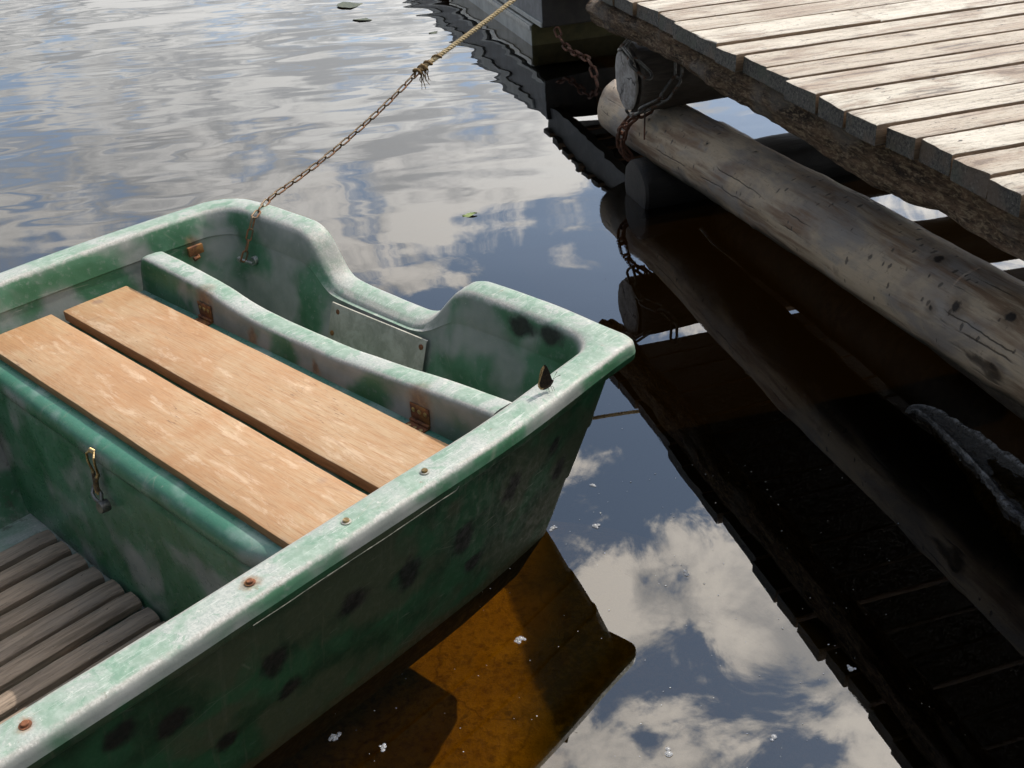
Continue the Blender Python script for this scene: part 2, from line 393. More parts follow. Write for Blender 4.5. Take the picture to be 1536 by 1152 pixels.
def metal(name, c1, c2, rough=.5, metallic=.7, rust=(.12,.05,.02), ramt=.5):
    m, n = mat(name); P = n.obj
    a = n.noise(P, 55, 5, .7)
    c = n.mix(n.rng(a, .35, .65), c1, c2)
    r = n.rng(n.noise(P, 22, 4, .65), .62-.3*ramt, .72-.3*ramt)
    c = n.mix(r, c, n.mix(n.rng(a, .4, .6), rust, tuple(q*2.2 for q in rust)))
    fin(n, c, n.mix(r, (rough,)*3, (.85,)*3), n.bump(a, .4, .001), metal=n.math('MULTIPLY', n.math('SUBTRACT', 1., r), metallic))
    return m
M['chain_b'] = metal('weathered_chain', (.12,.085,.05), (.22,.165,.10), .5, .6, (.09,.042,.018), .6)
M['chain_d'] = metal('dark_chain', (.09,.085,.075), (.19,.18,.16), .42, .7, (.06,.03,.015), .3)
M['chain_r'] = metal('rusty_chain', (.06,.035,.022), (.10,.055,.035), .7, .2, (.075,.030,.015), .9)
M['steel'] = metal('galvanised_steel', (.30,.31,.30), (.50,.50,.48), .35, .85, (.12,.06,.03), .05)
M['rusty'] = metal('rusty_hinge', (.16,.07,.025), (.26,.12,.03), .75, .2, (.09,.032,.012), .7)
M['brass'] = metal('brassy_screw', (.35,.26,.10), (.55,.45,.22), .4, .7, (.12,.06,.02), .3)
M['brassd'] = metal('old_brass', (.16,.10,.035), (.42,.32,.17), .3, .9, (.05,.03,.015), .35)

def simple(name, c1, c2, scale=8, rough=.6, bumpv=.2, spec=.4):
    m, n = mat(name)
    a = n.noise(n.obj, scale, 6, .65, .4)
    fin(n, n.mix(n.rng(a, .35, .65), c1, c2), rough, n.bump(a, bumpv, .004), spec=spec)
    return m
M['plate'] = simple('weathered_plate', (.25,.245,.20), (.40,.38,.325), 22, .55, .3)
M['rope'] = simple('straw_rope', (.33,.25,.13), (.58,.47,.29), 120, .9, .5, .2)
M['rope_old'] = simple('dirty_rope', (.12,.075,.035), (.32,.22,.11), 90, .9, .5, .2)
M['dock'] = simple('dock_paint', (.16,.165,.165), (.24,.245,.25), 10, .5)
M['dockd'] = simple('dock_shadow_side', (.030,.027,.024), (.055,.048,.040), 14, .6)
M['float'] = simple('float_plastic', (.42,.42,.38), (.60,.60,.55), 6, .45)
M['floatf'] = simple('float_shaded_front', (.060,.055,.018), (.12,.10,.035), 7, .6)  # white float's front face, its shade painted in as dark olive
M['leaf'] = simple('dark_leaf', (.02,.03,.012), (.06,.07,.025), 40, .5)
M['leafg'] = simple('pale_leaf', (.14,.20,.05), (.24,.28,.09), 40, .5)
M['wing'] = None
def wingmat():
    m, n = mat('wing_scales')
    x, y, z = n.xyz(n.obj)
    a = n.noise(n.obj, 260, 4, .7)
    dk = n.mix(n.rng(a, .4, .7), (.010,.007,.005), (.035,.022,.012))
    att = n.new('ShaderNodeAttribute', attribute_name='edge').outputs['Fac']
    c = n.mix(n.rng(n.math('ADD', att, n.math('MULTIPLY', n.math('SUBTRACT', a, .5), .35)), .55, .72), dk, n.mix(n.rng(a, .4, .6), (.30,.19,.08), (.52,.38,.20)))
    fin(n, c, .8, n.bump(a, .3, .0005), spec=.2)
    return m
M['wing'] = wingmat()
M['insect'] = simple('insect_body', (.012,.009,.007), (.05,.035,.02), 300, .7)

def wetlog():
    m, n = mat('wet_wood'); P = n.obj
    a = n.noise(n.mapv(P, (2,14,14)), 6, 6, .7, .5)
    b = n.noise(P, 60, 5, .7)
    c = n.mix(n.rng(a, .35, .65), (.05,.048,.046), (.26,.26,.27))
    c = n.mix(n.rng(n.math('ADD', n.xyz(n.pos)[2], n.math('MULTIPLY', n.math('SUBTRACT', b, .5), .012)), .013, .005), c, (.012,.010,.007))  # only the rims stay pale: sky glint painted into the wood colour
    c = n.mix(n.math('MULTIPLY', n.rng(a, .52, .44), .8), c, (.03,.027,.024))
    fin(n, c, n.rng(b, .35, .65, .12, .40), n.bump(n.math('ADD', a, b), 1., .010), spec=.9)
    return m
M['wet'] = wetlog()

# ------------------------------------------------------------------ world
def make_world():
    w = bpy.data.worlds.new('World'); sc.world = w; w.use_nodes = True
    n = NT(w.node_tree); n.n.clear()
    out = n.new('ShaderNodeOutputWorld'); bg = n.new('ShaderNodeBackground'); n.l.new(bg.outputs[0], out.inputs[0])
    sky = n.new('ShaderNodeTexSky', sky_type='NISHITA', sun_disc=False)
    sky.sun_elevation = SUN_EL; sky.sun_rotation = SUN_AZ; sky.air_density = 1.; sky.dust_density = .8; sky.ozone_density = 1.5
    D = n.new('ShaderNodeTexCoord').outputs['Generated']
    D = n.vmath('NORMALIZE', D)
    x, y, z = n.xyz(D)
    zc = n.math('ADD', n.math('MAXIMUM', z, 0.), .10)
    Q = n.new('ShaderNodeCombineXYZ')
    n.put(Q.inputs[0], n.math('DIVIDE', x, zc)); n.put(Q.inputs[1], n.math('DIVIDE', y, zc)); n.put(Q.inputs[2], 0.)
    Q = n.mapv(Q.outputs[0], (1,1,1), (CL[0], CL[1], CL[2]))
    warp = n.vmath('ADD', Q, n.scale(n.noise(Q, 1.3, 3, .5, col=True), .55))
    c1 = n.noise(warp, 1.05, 9, .58, .3)
    c2 = n.noise(n.mapv(warp, (1.6,1.,1.)), 3.0, 8, .62, .5)
    c3 = n.noise(n.vmath('ADD', n.mapv(D, (1,1.5,1), (2.3,.7,5.1)), n.scale(n.noise(D, 5, 3, .5, col=True), .10)), 8.5, 9, .60, .5)
    cc = n.math('ADD', n.math('MULTIPLY', c1, .42), n.math('ADD', n.math('MULTIPLY', c2, .23), n.math('MULTIPLY', c3, .35)))
    # low sky is much cloudier than high sky
    thr = n.rng(z, .28, .62, .446, .504)
    dens = n.rng(n.math('SUBTRACT', cc, thr), 0., n.rng(z, .3, .6, .06, .042))
    core = n.rng(n.math('ADD', n.math('MULTIPLY', n.noise(warp, 3.4, 8, .62, .6), .5), n.math('MULTIPLY', c3, .5)), .42, .56)
    sd = n.vmath('DOT_PRODUCT', D, SUNV, out=1)
    glow = n.math('POWER', n.math('MULTIPLY', n.math('ADD', sd, 1.), .5), 4.)
    cloudL = n.math('MULTIPLY', n.math('ADD', .42, n.math('MULTIPLY', glow, 4.9)), n.rng(z, .62, .2, .92, .80))
    ccol = n.mix(core, (.52,.505,.49), (1.0,.92,.82))
    ccol = n.mix(n.rng(z, .55, .25, 0., .75), ccol, n.mix(core, (.50,.52,.54), (.90,.915,.92)))
    ccol = n.scale(ccol, cloudL)
    skyc = n.scale(sky.outputs[0], .100)
    skyc = n.mix(.55, skyc, n.scale(n.mix(n.rng(z, .60, .2), (.34,.46,.66), (.42,.50,.62)), n.math('ADD', .36, n.math('MULTIPLY', glow, 3.1))))
    skyc = n.scale(skyc, n.rng(z, .60, .18, 1., 1.75))
    col = n.mix(dens, skyc, ccol)
    n.l.new(col, bg.inputs[0]); bg.inputs[1].default_value = 1.0
CL = (15.1, 0.9, 0.)
make_world()
sun = bpy.data.lights.new('sun', 'SUN'); sun.energy = 4.2; sun.angle = R_(.55); sun.color = (1.,.93,.84)
so = bpy.data.objects.new('sun', sun); link(so)
so.rotation_euler = (-Vector(SUNV)).to_track_quat('-Z', 'Y').to_euler()

# ------------------------------------------------------------------ camera
cam = bpy.data.cameras.new('camera'); cam.sensor_width = 36; cam.lens = 1622/1536*36; cam.clip_start = .05; cam.clip_end = 3000
co = bpy.data.objects.new('camera', cam); link(co)
Rm = Matrix(((0.99735013,0.072751,0),( -0.0372568897,0.510758088,-0.858916818),(-0.0624870613,0.856640804,0.512115124)))
mw = Rm.to_4x4(); mw.translation = (0,0,1.5); co.matrix_world = mw
sc.camera = co

# ------------------------------------------------------------------ lake bed and water
def make_lakebed():
    m, n = mat('lake_bed_sand'); P = n.pos
    a = n.noise(P, 3, 6, .65, .5); b = n.noise(P, 45, 6, .75); s = n.voro(P, 26)
    c = n.mix(n.rng(a, .36, .66), (.33,.215,.042), (.46,.325,.095))
    c = n.mix(n.math('MULTIPLY', n.rng(b, .45, .65), .6), c, (.14,.075,.025))
    c = n.mix(n.math('MULTIPLY', n.rng(s, .30, .12), .35), c, (.10,.06,.03))
    cr = n.voro(n.vmath('ADD', P, n.scale(n.noise(P, 6, 3, col=True), .25)), 2.6, 'DISTANCE_TO_EDGE')
    c = n.mix(n.math('MULTIPLY', n.rng(cr, .02, .0), .4), c, (.08,.04,.02))
    zz = n.xyz(P)[2]
    ol = n.rng(n.math('ADD', n.math('ADD', n.xyz(P)[0], n.math('MULTIPLY', n.xyz(P)[1], -.10)), n.math('MULTIPLY', n.math('SUBTRACT', n.noise(P, 4, 4, .6), .5), .18)), -.28, -.10)
    c = n.mix(ol, c, n.mix(n.rng(b, .4, .65), (.060,.056,.018), (.115,.10,.038)))  # olive zone paints the jetty's shadow into the bed colour
    c = n.mix(n.rng(zz, -.34, -.62), c, (.010,.008,.004))  # deeper bed painted near black, in place of light absorbed by the water
    fin(n, c, .9, n.bump(n.math('ADD', a, b), .6, .02), spec=.0)
    bm = bmesh.new()
    N = 130
    def gx(i):
        t = i/N*2-1; a = abs(t); return (a/.6*2.6 if a < .6 else 2.6+((a-.6)/.4)**3*700)*(1 if t > 0 else -1)
    vs = [[bm.verts.new((gx(i), 2+gx(j), -.33 - .55*smooth((math.hypot(gx(i)+.12, gx(j)+.36)-.62)/.80) - 3*smooth((math.hypot(gx(i), gx(j))-6)/60) + .02*fbm(Vector((gx(i)*.8, gx(j)*.8, 0))))) for j in range(N+1)] for i in range(N+1)]
    for i in range(N):
        for j in range(N): bm.faces.new((vs[i][j], vs[i+1][j], vs[i+1][j+1], vs[i][j+1]))
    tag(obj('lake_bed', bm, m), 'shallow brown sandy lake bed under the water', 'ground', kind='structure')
make_lakebed()
def make_water():
    m = bpy.data.materials.new('lake_water'); m.use_nodes = True
    n = NT(m.node_tree); n.n.clear()
    out = n.new('ShaderNodeOutputMaterial')
    g = n.new('ShaderNodeNewGeometry'); P = g.outputs['Position']
    x, y, z = n.xyz(P)
    # calm next to the jetty and the near hull, ripples grow outward over the open water
    far = n.rng(n.math('ADD', n.math('SUBTRACT', y, n.math('MULTIPLY', x, .55)), -2.2), 0., 6., .07, 1.)
    w1 = n.noise(n.mapv(P, (.80,1.15,1), (0,0,0), (0,0,-.16)), 1.55, 1, .35, .25)
    w2 = n.noise(n.mapv(P, (.75,1.5,1), (3,1,0), (0,0,-.12)), 3.6, 1, .4, .2)
    w3 = n.noise(n.mapv(P, (1.,1.,1), (7,1,0)), 2.2, 1, .4, .0)
    h = n.math('ADD', n.math('MULTIPLY', w1, .021), n.math('MULTIPLY', w2, .0034))
    h = n.math('MULTIPLY', h, far)
    h = n.math('ADD', h, n.math('MULTIPLY', w3, .0012))
    nb = n.new('ShaderNodeBump'); n.put(nb.inputs['Height'], h); nb.inputs['Strength'].default_value = 1.; nb.inputs['Distance'].default_value = 1.
    fr = n.new('ShaderNodeFresnel'); fr.inputs['IOR'].default_value = 1.40; n.l.new(nb.outputs[0], fr.inputs['Normal'])
    tr = n.new('ShaderNodeBsdfTransparent'); tr.inputs[0].default_value = (.60,.44,.11,1)
    gl = n.new('ShaderNodeBsdfGlossy'); gl.inputs['Roughness'].default_value = 0.; gl.inputs['Color'].default_value = (1,1,1,1); n.l.new(nb.outputs[0], gl.inputs['Normal'])
    mx = n.new('ShaderNodeMixShader'); n.l.new(n.math('ADD', n.math('MULTIPLY', fr.outputs[0], 1.30), .06, clamp=True), mx.inputs[0]); n.l.new(tr.outputs[0], mx.inputs[1]); n.l.new(gl.outputs[0], mx.inputs[2])
    n.l.new(mx.outputs[0], out.inputs[0])
    bm = bmesh.new()
    hole = [BM @ Vector((p.x, p.y, 0)) for p in ring(.134,.169,0.,.035,.05,0,0)]
    ed = []
    for loop in ([Vector(p) for p in ((-700,-700,0),(700,-700,0),(700,700,0),(-700,700,0))], hole):
        v = [bm.verts.new((p.x, p.y, 0)) for p in loop]
        ed += [bm.edges.new((v[i], v[(i+1) % len(v)])) for i in range(len(v))]
    bmesh.ops.triangle_fill(bm, use_beauty=True, use_dissolve=False, edges=ed)
    tag(obj('lake_water', bm, m, smooth=False), 'dark lake water mirroring blue sky and broken clouds', 'water', kind='structure')

# ------------------------------------------------------------------ boat (local x = across the transom, y = forward from the transom)
BO = Vector((.267,1.909,0)); BROT = R_(135)
BM = Matrix.Translation(BO) @ Matrix.Rotation(BROT, 4, 'Z')
boat = thing('rowing_boat', 'green and grey camouflage painted square ended rowing boat moored beside the jetty', 'boat', BO, BROT)
LB = 3.2
def halfw(l):
    w = .725 + .030*smooth(l/.5)
    return w - .22*smooth((l-1.9)/1.5)
NOTCH = [(.43,.0),(.47,.014),(.505,.048),(.545,.092),(.585,.122),(.63,.135),(.72,.134),(.85,.130),(.90,.126),(.93,.116),(.955,.085),(.975,.045),(1.0,.014),(1.035,.0)]
def ring(ds, dt, z, rr, rl, nf=1., sheer=1., db=None):
    db = dt if db is None else db
    pts = []
    def zz(x, y, nt=0.): return z - nt*nf + sheer*(.012*smooth(min(x,1.45-x)/.25)*(1-smooth(y/.12)) + .10*smooth((y-1.6)/1.7))
    n_t = 150; cs = 12; ns = 46; nb = 16
    # left side (x large) from the far end to the transom
    ylc = dt+rl; yrc = dt+rr
    for i in range(ns):
        t = i/(ns-1); y = lerp(LB-db-.06, ylc, t)
        pts.append((.725+halfw(y)-ds, y))
    W0 = .725+halfw(ylc)-ds
    for i in range(1, cs):
        a = i/cs*PI/2; pts.append((W0-rl+rl*math.cos(a), ylc-rl*math.sin(a)))
    x0 = W0-rl; x1 = .725-halfw(yrc)+ds+rr
    tr0 = len(pts)
    for i in range(n_t):
        pts.append((lerp(x0, x1, i/(n_t-1)), dt))
    tr1 = len(pts)
    for i in range(1, cs):
        a = i/cs*PI/2; pts.append((x1-rr*math.sin(a), yrc-rr*math.cos(a)))
    for i in range(ns):
        t = i/(ns-1); y = lerp(yrc, LB-db-.06, t)
        pts.append((.725-halfw(y)+ds, y))
    xe0 = pts[-1][0]; xe1 = pts[0][0]
    for i in range(1, nb):
        t = i/nb; pts.append((lerp(xe0, xe1, t), LB-db-.06+.06*min(1, min(t,1-t)*8)))
    out = []
    for i, (x, y) in enumerate(pts):
        nt = ninterp(x, NOTCH) if tr0 <= i < tr1 else 0.
        out.append(Vector((x, y, zz(x, y, nt))))
    return out
make_water()
# profile: (ds, dt, z, r_right, r_left, notch_follow, sheer)
inner = [(.205,.215,-.095,.03,.04,0,0),(.192,.202,-.07,.04,.05,0,0),(.160,.172,.04,.045,.05,0,.1),(.138,.142,.17,.05,.06,.15,.4),(.108,.114,.27,.055,.075,.36,.8),(.090,.097,.335,.06,.08,.50,1),(.083,.086,.374,.06,.08,.56,1),
         (.083,.085,.379,.06,.08,.57,1),(.086,.0855,.381,.06,.08,.58,1),(.079,.0765,.412,.06,.08,.82,1),(.0745,.072,.436,.06,.08,.95,1),(.069,.0665,.4445,.06,.082,1,1),(.062,.060,.4485,.06,.085,1,1),(.055,.053,.450,.052,.09,1,1),(.035,.033,.450,.046,.10,1,1),
         (.014,.0135,.449,.040,.105,1,1),(.0065,.0065,.4458,.036,.108,1,1),(.0022,.0022,.440,.033,.11,1,1),(.001,.001,.430,.031,.11,1,1),(.000,.000,.420,.030,.11,1,1)]
outer = [(.000,.000,.420,.030,.11,1,1),(.001,.001,.408,.031,.11,1,1),(.004,.004,.404,.033,.11,1,1),(.010,.010,.403,.036,.11,1,1),(.030,.030,.402,.05,.10,1,1),(.034,.034,.398,.05,.10,1,1),(.040,.040,.36,.045,.09,.9,1),(.056,.060,.29,.045,.08,.5,.9),
         (.0625,.067,.262,.04,.08,.4,.8),(.0665,.070,.259,.04,.08,.4,.8),(.082,.095,.19,.04,.07,.1,.6),(.092,.112,.145,.04,.06,0,.5),(.096,.116,.142,.04,.06,0,.5),(.118,.146,.05,.035,.05,0,.2),(.130,.164,0.,.035,.05,0,0),(.175,.22,-.10,.03,.05,0,0),(.20,.26,-.12,.03,.05,0,0)]
bm = bmesh.new()
loft(bm, [ring(*p) for p in inner], True)
# slight hand-laid waviness
for v in bm.verts:
    v.co += Vector((0,0,1))*(.0022*fbm(v.co*3.1)) + Vector((1,0,0))*(.0025*fbm(v.co*2.3+Vector((5,0,0))))
hull_in = obj('hull', bm, M['hull'], boat)
bm = bmesh.new()
vs = loft(bm, [ring(*p) for p in outer], True)
for v in bm.verts:
    v.co += Vector((0,0,1))*(.0022*fbm(v.co*3.1)) + Vector((1,0,0))*(.0025*fbm(v.co*2.3+Vector((5,0,0))))
bm.faces.new(vs[-1])
hull_out = obj('outer_shell', bm, M['hull_out'], boat)
# inside bottom
bm = bmesh.new()
r = ring(*inner[0]); vs = [bm.verts.new(p) for p in r]; bm.faces.new(vs)
obj('bottom', bm, M['hull'], boat, smooth=False)

# locker / seat box, cross section in (y, z) run along x
def clampx(x, y, z):
    d = interp(z, [(-.09,.205),(0,.165),(.04,.160),(.17,.138),(.27,.108),(.335,.090)])-.030*smooth(y/.5)-.008
    return max(d, min(1.45-d, x))
def extrude_x(bm, prof, x0, x1, nx=2, f=None):
    rings = []
    for i in range(nx):
        x = lerp(x0, x1, i/(nx-1))
        rings.append([Vector((clampx(x, y, z), *(f(x, y, z) if f else (y, z)))) for (y, z) in prof])
    loft(bm, rings, True, True, True)
bm = bmesh.new()
lip = [(.300,-.09),(.300,.318),(.392,.318),(.400,.312),(.770,.312),(.778,.322),(.790,.326),(.802,.325)]
for k in range(7):
    a = PI/2 - k/6*PI*.62; lip.append((.808+.030*math.cos(a), .295+.030*math.sin(a)))
lip += [(.828,.276),(.832,.268),(.836,.255),(.846,-.09)]
extrude_x(bm, lip, .150, 1.345, 60, lambda x, y, z: (y + (.006*fbm(Vector((x*2,z*4,1))) if y > .8 else 0) + (-.022*smooth((.25-x)/.09) if y > .8 and z > .27 else 0), z))
obj('seat_locker', bm, M['locker'], boat)
# side web where the lip meets the wall
for xc in (.118, 1.332):
    bm = bmesh.new()
    tube(bm, [(xc, .79, .31), (xc, .83, .318), (xc, .86, .30), (xc, .885, .24), (xc+(.72-xc)*.02, .89, .20), (xc+(.72-xc)*.04, .90, .13)], .028, 12)
    obj('side_web', bm, M['hull'], boat)

# rail behind the seat
RT = [(.06,.420),(.18,.413),(.32,.400),(.45,.387),(.57,.379),(.66,.375),(.79,.373),(.88,.377),(.95,.386),(1.02,.396),(1.13,.404),(1.25,.412),(1.34,.412)]
bm = bmesh.new(); rings = []
for i in range(90):
    x = lerp(.075, 1.352, i/89); zt = interp(x-.03, RT)*.25+interp(x, RT)*.5+interp(x+.03, RT)*.25
    e = min(1., (1.352-x)/.03); e = math.sqrt(max(0,1-(1-e)**2)) if x > 1.32 else 1.
    zt -= (1-e)*.03; zt += .002*fbm(Vector((x*5,0,3)))
    yf = .362 + .003*fbm(Vector((x*3,7,0))); yb = .297 + .003*fbm(Vector((x*3,2,0)))
    prof = [(yf+.012,.30),(yf+.004,.325),(yf,zt-.020),(yf-.001,zt-.010),(yf-.004,zt-.004),(yf-.010,zt-.0005),(yf-.020,zt+.001),(yb+.018,zt),(yb+.008,zt-.002),(yb+.003,zt-.007),(yb,zt-.016),(yb-.012,.20),(yb-.03,-.05),(yf-.03,-.05)]
    rings.append([Vector((clampx(x,y,z),y,z)) for y, z in prof])
loft(bm, rings, True, True, True)
obj('bulkhead_rail', bm, M['hull'], boat)

# seat planks
def plank_mesh(x0, x1, y0, y1, z0, z1, nx=60, bev=.003, skew=0., wob=.0015):
    bm = bmesh.new(); rings = []
    for i in range(nx):
        x = lerp(x0, x1, i/(nx-1))
        w = wob*fbm(Vector((x*6, y0*9, 1))); w2 = wob*fbm(Vector((x*6, y1*9, 5))); s = skew*(x-x0)
        a, b = y0+w+s, y1+w2+s
        prof = [(a+bev,z0),(b-bev,z0),(b,z0+bev),(b,z1-bev),(b-bev*.3,z1-bev*.3),(b-bev,z1),(lerp(a,b,.66),z1+.0006),(lerp(a,b,.33),z1+.0004),(a+bev,z1),(a+bev*.3,z1-bev*.3),(a,z1-bev),(a,z0+bev)]
        rings.append([Vector((x,y,z)) for y, z in prof])
    loft(bm, rings, True, True, True)
    return bm
o = obj('seat_plank', plank_mesh(.112, 1.352, .408, .586, .3165, .345), M['seat'], boat)
o = obj('seat_plank', plank_mesh(.112, 1.360, .612, .790, .3165, .345), M['seat'], boat)

# hinges on the rail
def hinge(x, mt, two):
    bm = bmesh.new()
    box(bm, x-.028, x+.028, .3650, .3680, .328, .364, .0012)
    box(bm, x-.027, x+.027, .371, .397, .3185, .3215, .0012)
    tube(bm, [(x-.028,.370,.3245),(x+.028,.370,.3245)], .0042, 10)
    h = obj('hinge', bm, mt, boat)
    for k in (-1,0,1):
        b = bmesh.new(); cyl(b, (x+k*.0175,.3675,.350), (0,1,0), .0052, .0022, 12); obj('screw', b, M['brass'], h)
        b = bmesh.new(); cyl(b, (x+k*.0175,.385,.321), (0,0,1), .0046, .0016, 12); obj('screw', b, M['brass'] if two else M['rusty'], h)
hinge(1.052, M['rusty'], False)
hinge(.278, M['rusty'], True)

# plate over the transom notch
bm = bmesh.new()
def ty(z): return interp(z, [(.05,.172),(.17,.142),(.24,.120),(.27,.108),(.31,.095)])-0
rings = []
for (z, off) in ((.185,.004),(.185,.007),(.20,.008),(.30,.008),(.3075,.007),(.3075,.003)):
    rings.append([Vector((x, ty(z)+off+.001*math.sin(x*9), z)) for x in (.545,.60,.65,.70,.75,.80,.86,.893)])
loft(bm, rings, False)
pl = obj('transom_plate', bm, M['plate'], boat)
for x, z in ((.866,.290),(.878,.235),(.560,.290),(.572,.222)):
    b = bmesh.new(); cyl(b, (x, ty(z)+.007, z), (0,1,.25), .0068, .003, 12); obj('screw', b, M['rusty'], pl)

# gunwale bolts
for y in (.950,.765,.594,1.30,1.7):
    b = bmesh.new(); cyl(b, (.725-halfw(y)+.036, y, .4505), (0,0,1), .0085, .0012, 18); w = obj('bolt', b, M['rusty'] if y > .9 else M['plate'], boat)
    b = bmesh.new(); cyl(b, (.725-halfw(y)+.036, y, .4505), (0,0,1), .0055, .005, 10); obj('bolt_head', b, M['rusty'] if y > .9 else M['brassd'], w)
# seam strip along the outside of the gunwale
bm = bmesh.new()
pts = [(.725-halfw(y)-.0005, y, .4085+.0012*fbm(Vector((0,y*9,0)))) for y in [.56+.42*i/50 for i in range(51)]]
tube(bm, pts, lambda t: .0008+.0005*fbm(Vector((t*40,1,0))), 5)
tube(bm, [(.725-halfw(.56)-.0005,.56,.409),(.725-halfw(.56)-.0005,.553,.414)], .0009, 5)
obj('gunwale_seam', bm, simple('seam_resin', (.05,.06,.045), (.16,.16,.13), 60, .6), boat)
# rusty oarlock bracket under the left gunwale
bm = bmesh.new(); box(bm, 1.352, 1.362, .17, .215, .352, .378, .002); tube(bm, [(1.358,.19,.352),(1.352,.19,.345),(1.352,.205,.343)], .006, 8)
obj('bracket', bm, M['rusty'], boat)
# hasp on the locker front
bm = bmesh.new()
tube(bm, [(.752,.838,.310),(.742,.846,.303),(.741,.848,.285),(.743,.847,.262)], .0028, 8)
tube(bm, [(.764,.838,.310),(.772,.846,.303),(.771,.848,.285),(.764,.847,.262)], .0028, 8)
tube(bm, [(.752,.838,.310),(.758,.842,.315),(.764,.838,.310)], .0048, 10)
tube(bm, [(.743,.847,.262),(.753,.852,.245),(.757,.853,.228),(.758,.855,.214)], lambda t: lerp(.0040,.0062,math.sin(t*PI)), 10)
tube(bm, [(.764,.847,.262),(.757,.852,.245),(.752,.853,.228),(.750,.855,.214)], .0040, 10)
hs = obj('hasp', bm, M['brassd'], boat)
bm = bmesh.new()
tube(bm, [(.776,.850,.222),(.766,.862,.212),(.755,.864,.206),(.743,.862,.200),(.738,.858,.205),(.745,.852,.215),(.758,.851,.222),(.776,.850,.222)], .0042, 8)
cyl(bm, (.734,.850,.192), (-.1,1,.15), .0135, .020, 16)
obj('staple', bm, M['chain_d'], hs)

# floor slats
for i in range(12):
    xc = .300+.0735*i + rnd.uniform(-.004,.004); w = .0262+rnd.uniform(-.003,.004); z1 = -.055+rnd.uniform(-.003,.003); y0 = .856+rnd.uniform(-.006,.010)
    sk = rnd.uniform(-.004,.004)
    bm = bmesh.new(); rings = []
    for k in range(50):
        y = lerp(y0, 2.35, k/49)
        a = xc-w+.0025*fbm(Vector((i*3.1,y*5,0)))+sk*(y-y0); b = xc+w+.0025*fbm(Vector((i*3.1+9,y*5,0)))+sk*(y-y0); zz = z1+.0015*fbm(Vector((i*7.,y*4,3)))
        e = .004 if k == 0 else 0.
        rings.append([Vector((x,y,z)) for x, z in ((a+.002,-.083),(b-.002,-.083),(b,-.078),(b,zz-.009-e),(b-.006,zz-.002-e),(b-.014,zz-e),(lerp(a,b,.5),zz+.001-e),(a+.014,zz-e),(a+.006,zz-.002-e),(a,zz-.009-e),(a,-.078))])
    loft(bm, rings, True, True, True)
    obj('floor_slat', bm, M['slat'], boat)
for y in (1.02,1.6,2.2):
    bm = bmesh.new(); box(bm, .27,1.15, y-.024,y+.024,-.095,-.084,.002)
    obj('floor_batten', bm, M['slat'], boat)
# ring bolt on the inside of the transom
bm = bmesh.new()
cyl(bm, (1.222,.094,.335), (0,1,0), .012, .012, 14)
tube(bm, [(1.205,.118,.336),(1.262,.122,.336)], .0052, 10)
cyl(bm, (1.255,.122,.336), (1,.05,0), .0085, .010, 6)
obj('ring_bolt', bm, M['steel'], boat)

# ------------------------------------------------------------------ chains
def link_mesh(L, W, r, name, material, seg=20, sub=8):
    bm = bmesh.new(); s = (L-W)/2; cr = W/2-r
    pts = []
    for k in range(seg//2+1): a = -PI/2+PI*k/(seg//2); pts.append(Vector((s+cr*math.cos(a), cr*math.sin(a), 0)))
    for k in range(seg//2+1): a = PI/2+PI*k/(seg//2); pts.append(Vector((-s+cr*math.cos(a), cr*math.sin(a), 0)))
    rings = []; n = len(pts)
    for i, p in enumerate(pts):
        t = (pts[(i+1) % n]-pts[i-1]).normalized(); b = Vector((0,0,1)); q = t.cross(b)
        rings.append([p+(q*math.cos(2*PI*k/sub)+b*math.sin(2*PI*k/sub))*r for k in range(sub)])
    rings.append(rings[0])
    vs = [[bm.verts.new(p) for p in rg] for rg in rings[:-1]]
    for i in range(n):
        a, b2 = vs[i], vs[(i+1) % n]
        for k in range(sub): bm.faces.new((a[k], a[(k+1) % sub], b2[(k+1) % sub], b2[k]))
    bmesh.ops.recalc_face_normals(bm, faces=bm.faces)
    me = bpy.data.meshes.new(name); bm.to_mesh(me); bm.free(); me.materials.append(material)
    me.polygons.foreach_set('use_smooth', [True]*len(me.polygons))
    return me
def chain(root, pts, L, W, r, material, twist0=.4, tw=PI/2, jitter=.12, taper=None):
    pts = [Vector(p) for p in pts]; seg = [(b-a).length for a, b in zip(pts, pts[1:])]; tot = sum(seg)
    me = link_mesh(L, W, r, 'link', material)
    def at(d):
        d = max(0, min(tot-1e-6, d))
        for a, b, s in zip(pts, pts[1:], seg):
            if d <= s: return a.lerp(b, d/s)
            d -= s
        return pts[-1]
    pitch = L-2.6*r; n = max(1, int(tot/pitch)); org = root.matrix_world.inverted() if False else None
    base = Matrix.Translation(root.location) @ root.rotation_euler.to_matrix().to_4x4()
    inv = base.inverted()
    for i in range(n):
        a = at((i)*pitch); b = at((i+1)*pitch); x = (b-a).normalized()
        up = Vector((0,0,1)) if abs(x.z) < .9 else Vector((0,1,0))
        y = up.cross(x).normalized(); z = x.cross(y)
        m = Matrix((x, y, z)).transposed().to_4x4() @ Matrix.Rotation(twist0 + tw*(i % 2) + rnd.uniform(-jitter, jitter), 4, 'X')
        m.translation = (a+b)/2
        o = bpy.data.objects.new('link', me); link(o, root); o.matrix_local = inv @ m
    return n
def catmull(P, n=10):
    P = [Vector(p) for p in P]; P = [P[0]*2-P[1]]+P+[P[-1]*2-P[-2]]; out = []
    for i in range(1, len(P)-2):
        for k in range(n):
            t = k/n; a, b, c, d = P[i-1:i+3]
            out.append(.5*((2*b)+(c-a)*t+(2*a-5*b+4*c-d)*t*t+(3*b-a-3*c+d)*t**3))
    out.append(P[-2]); return out
def bl(x, y, z): return BM @ Vector((x, y, z))
KNOT = Vector((-.205,3.245,.672))
ROPE_END = Vector((.60,3.955,1.045))
p_rim_o = bl(1.262,.012,.4655)
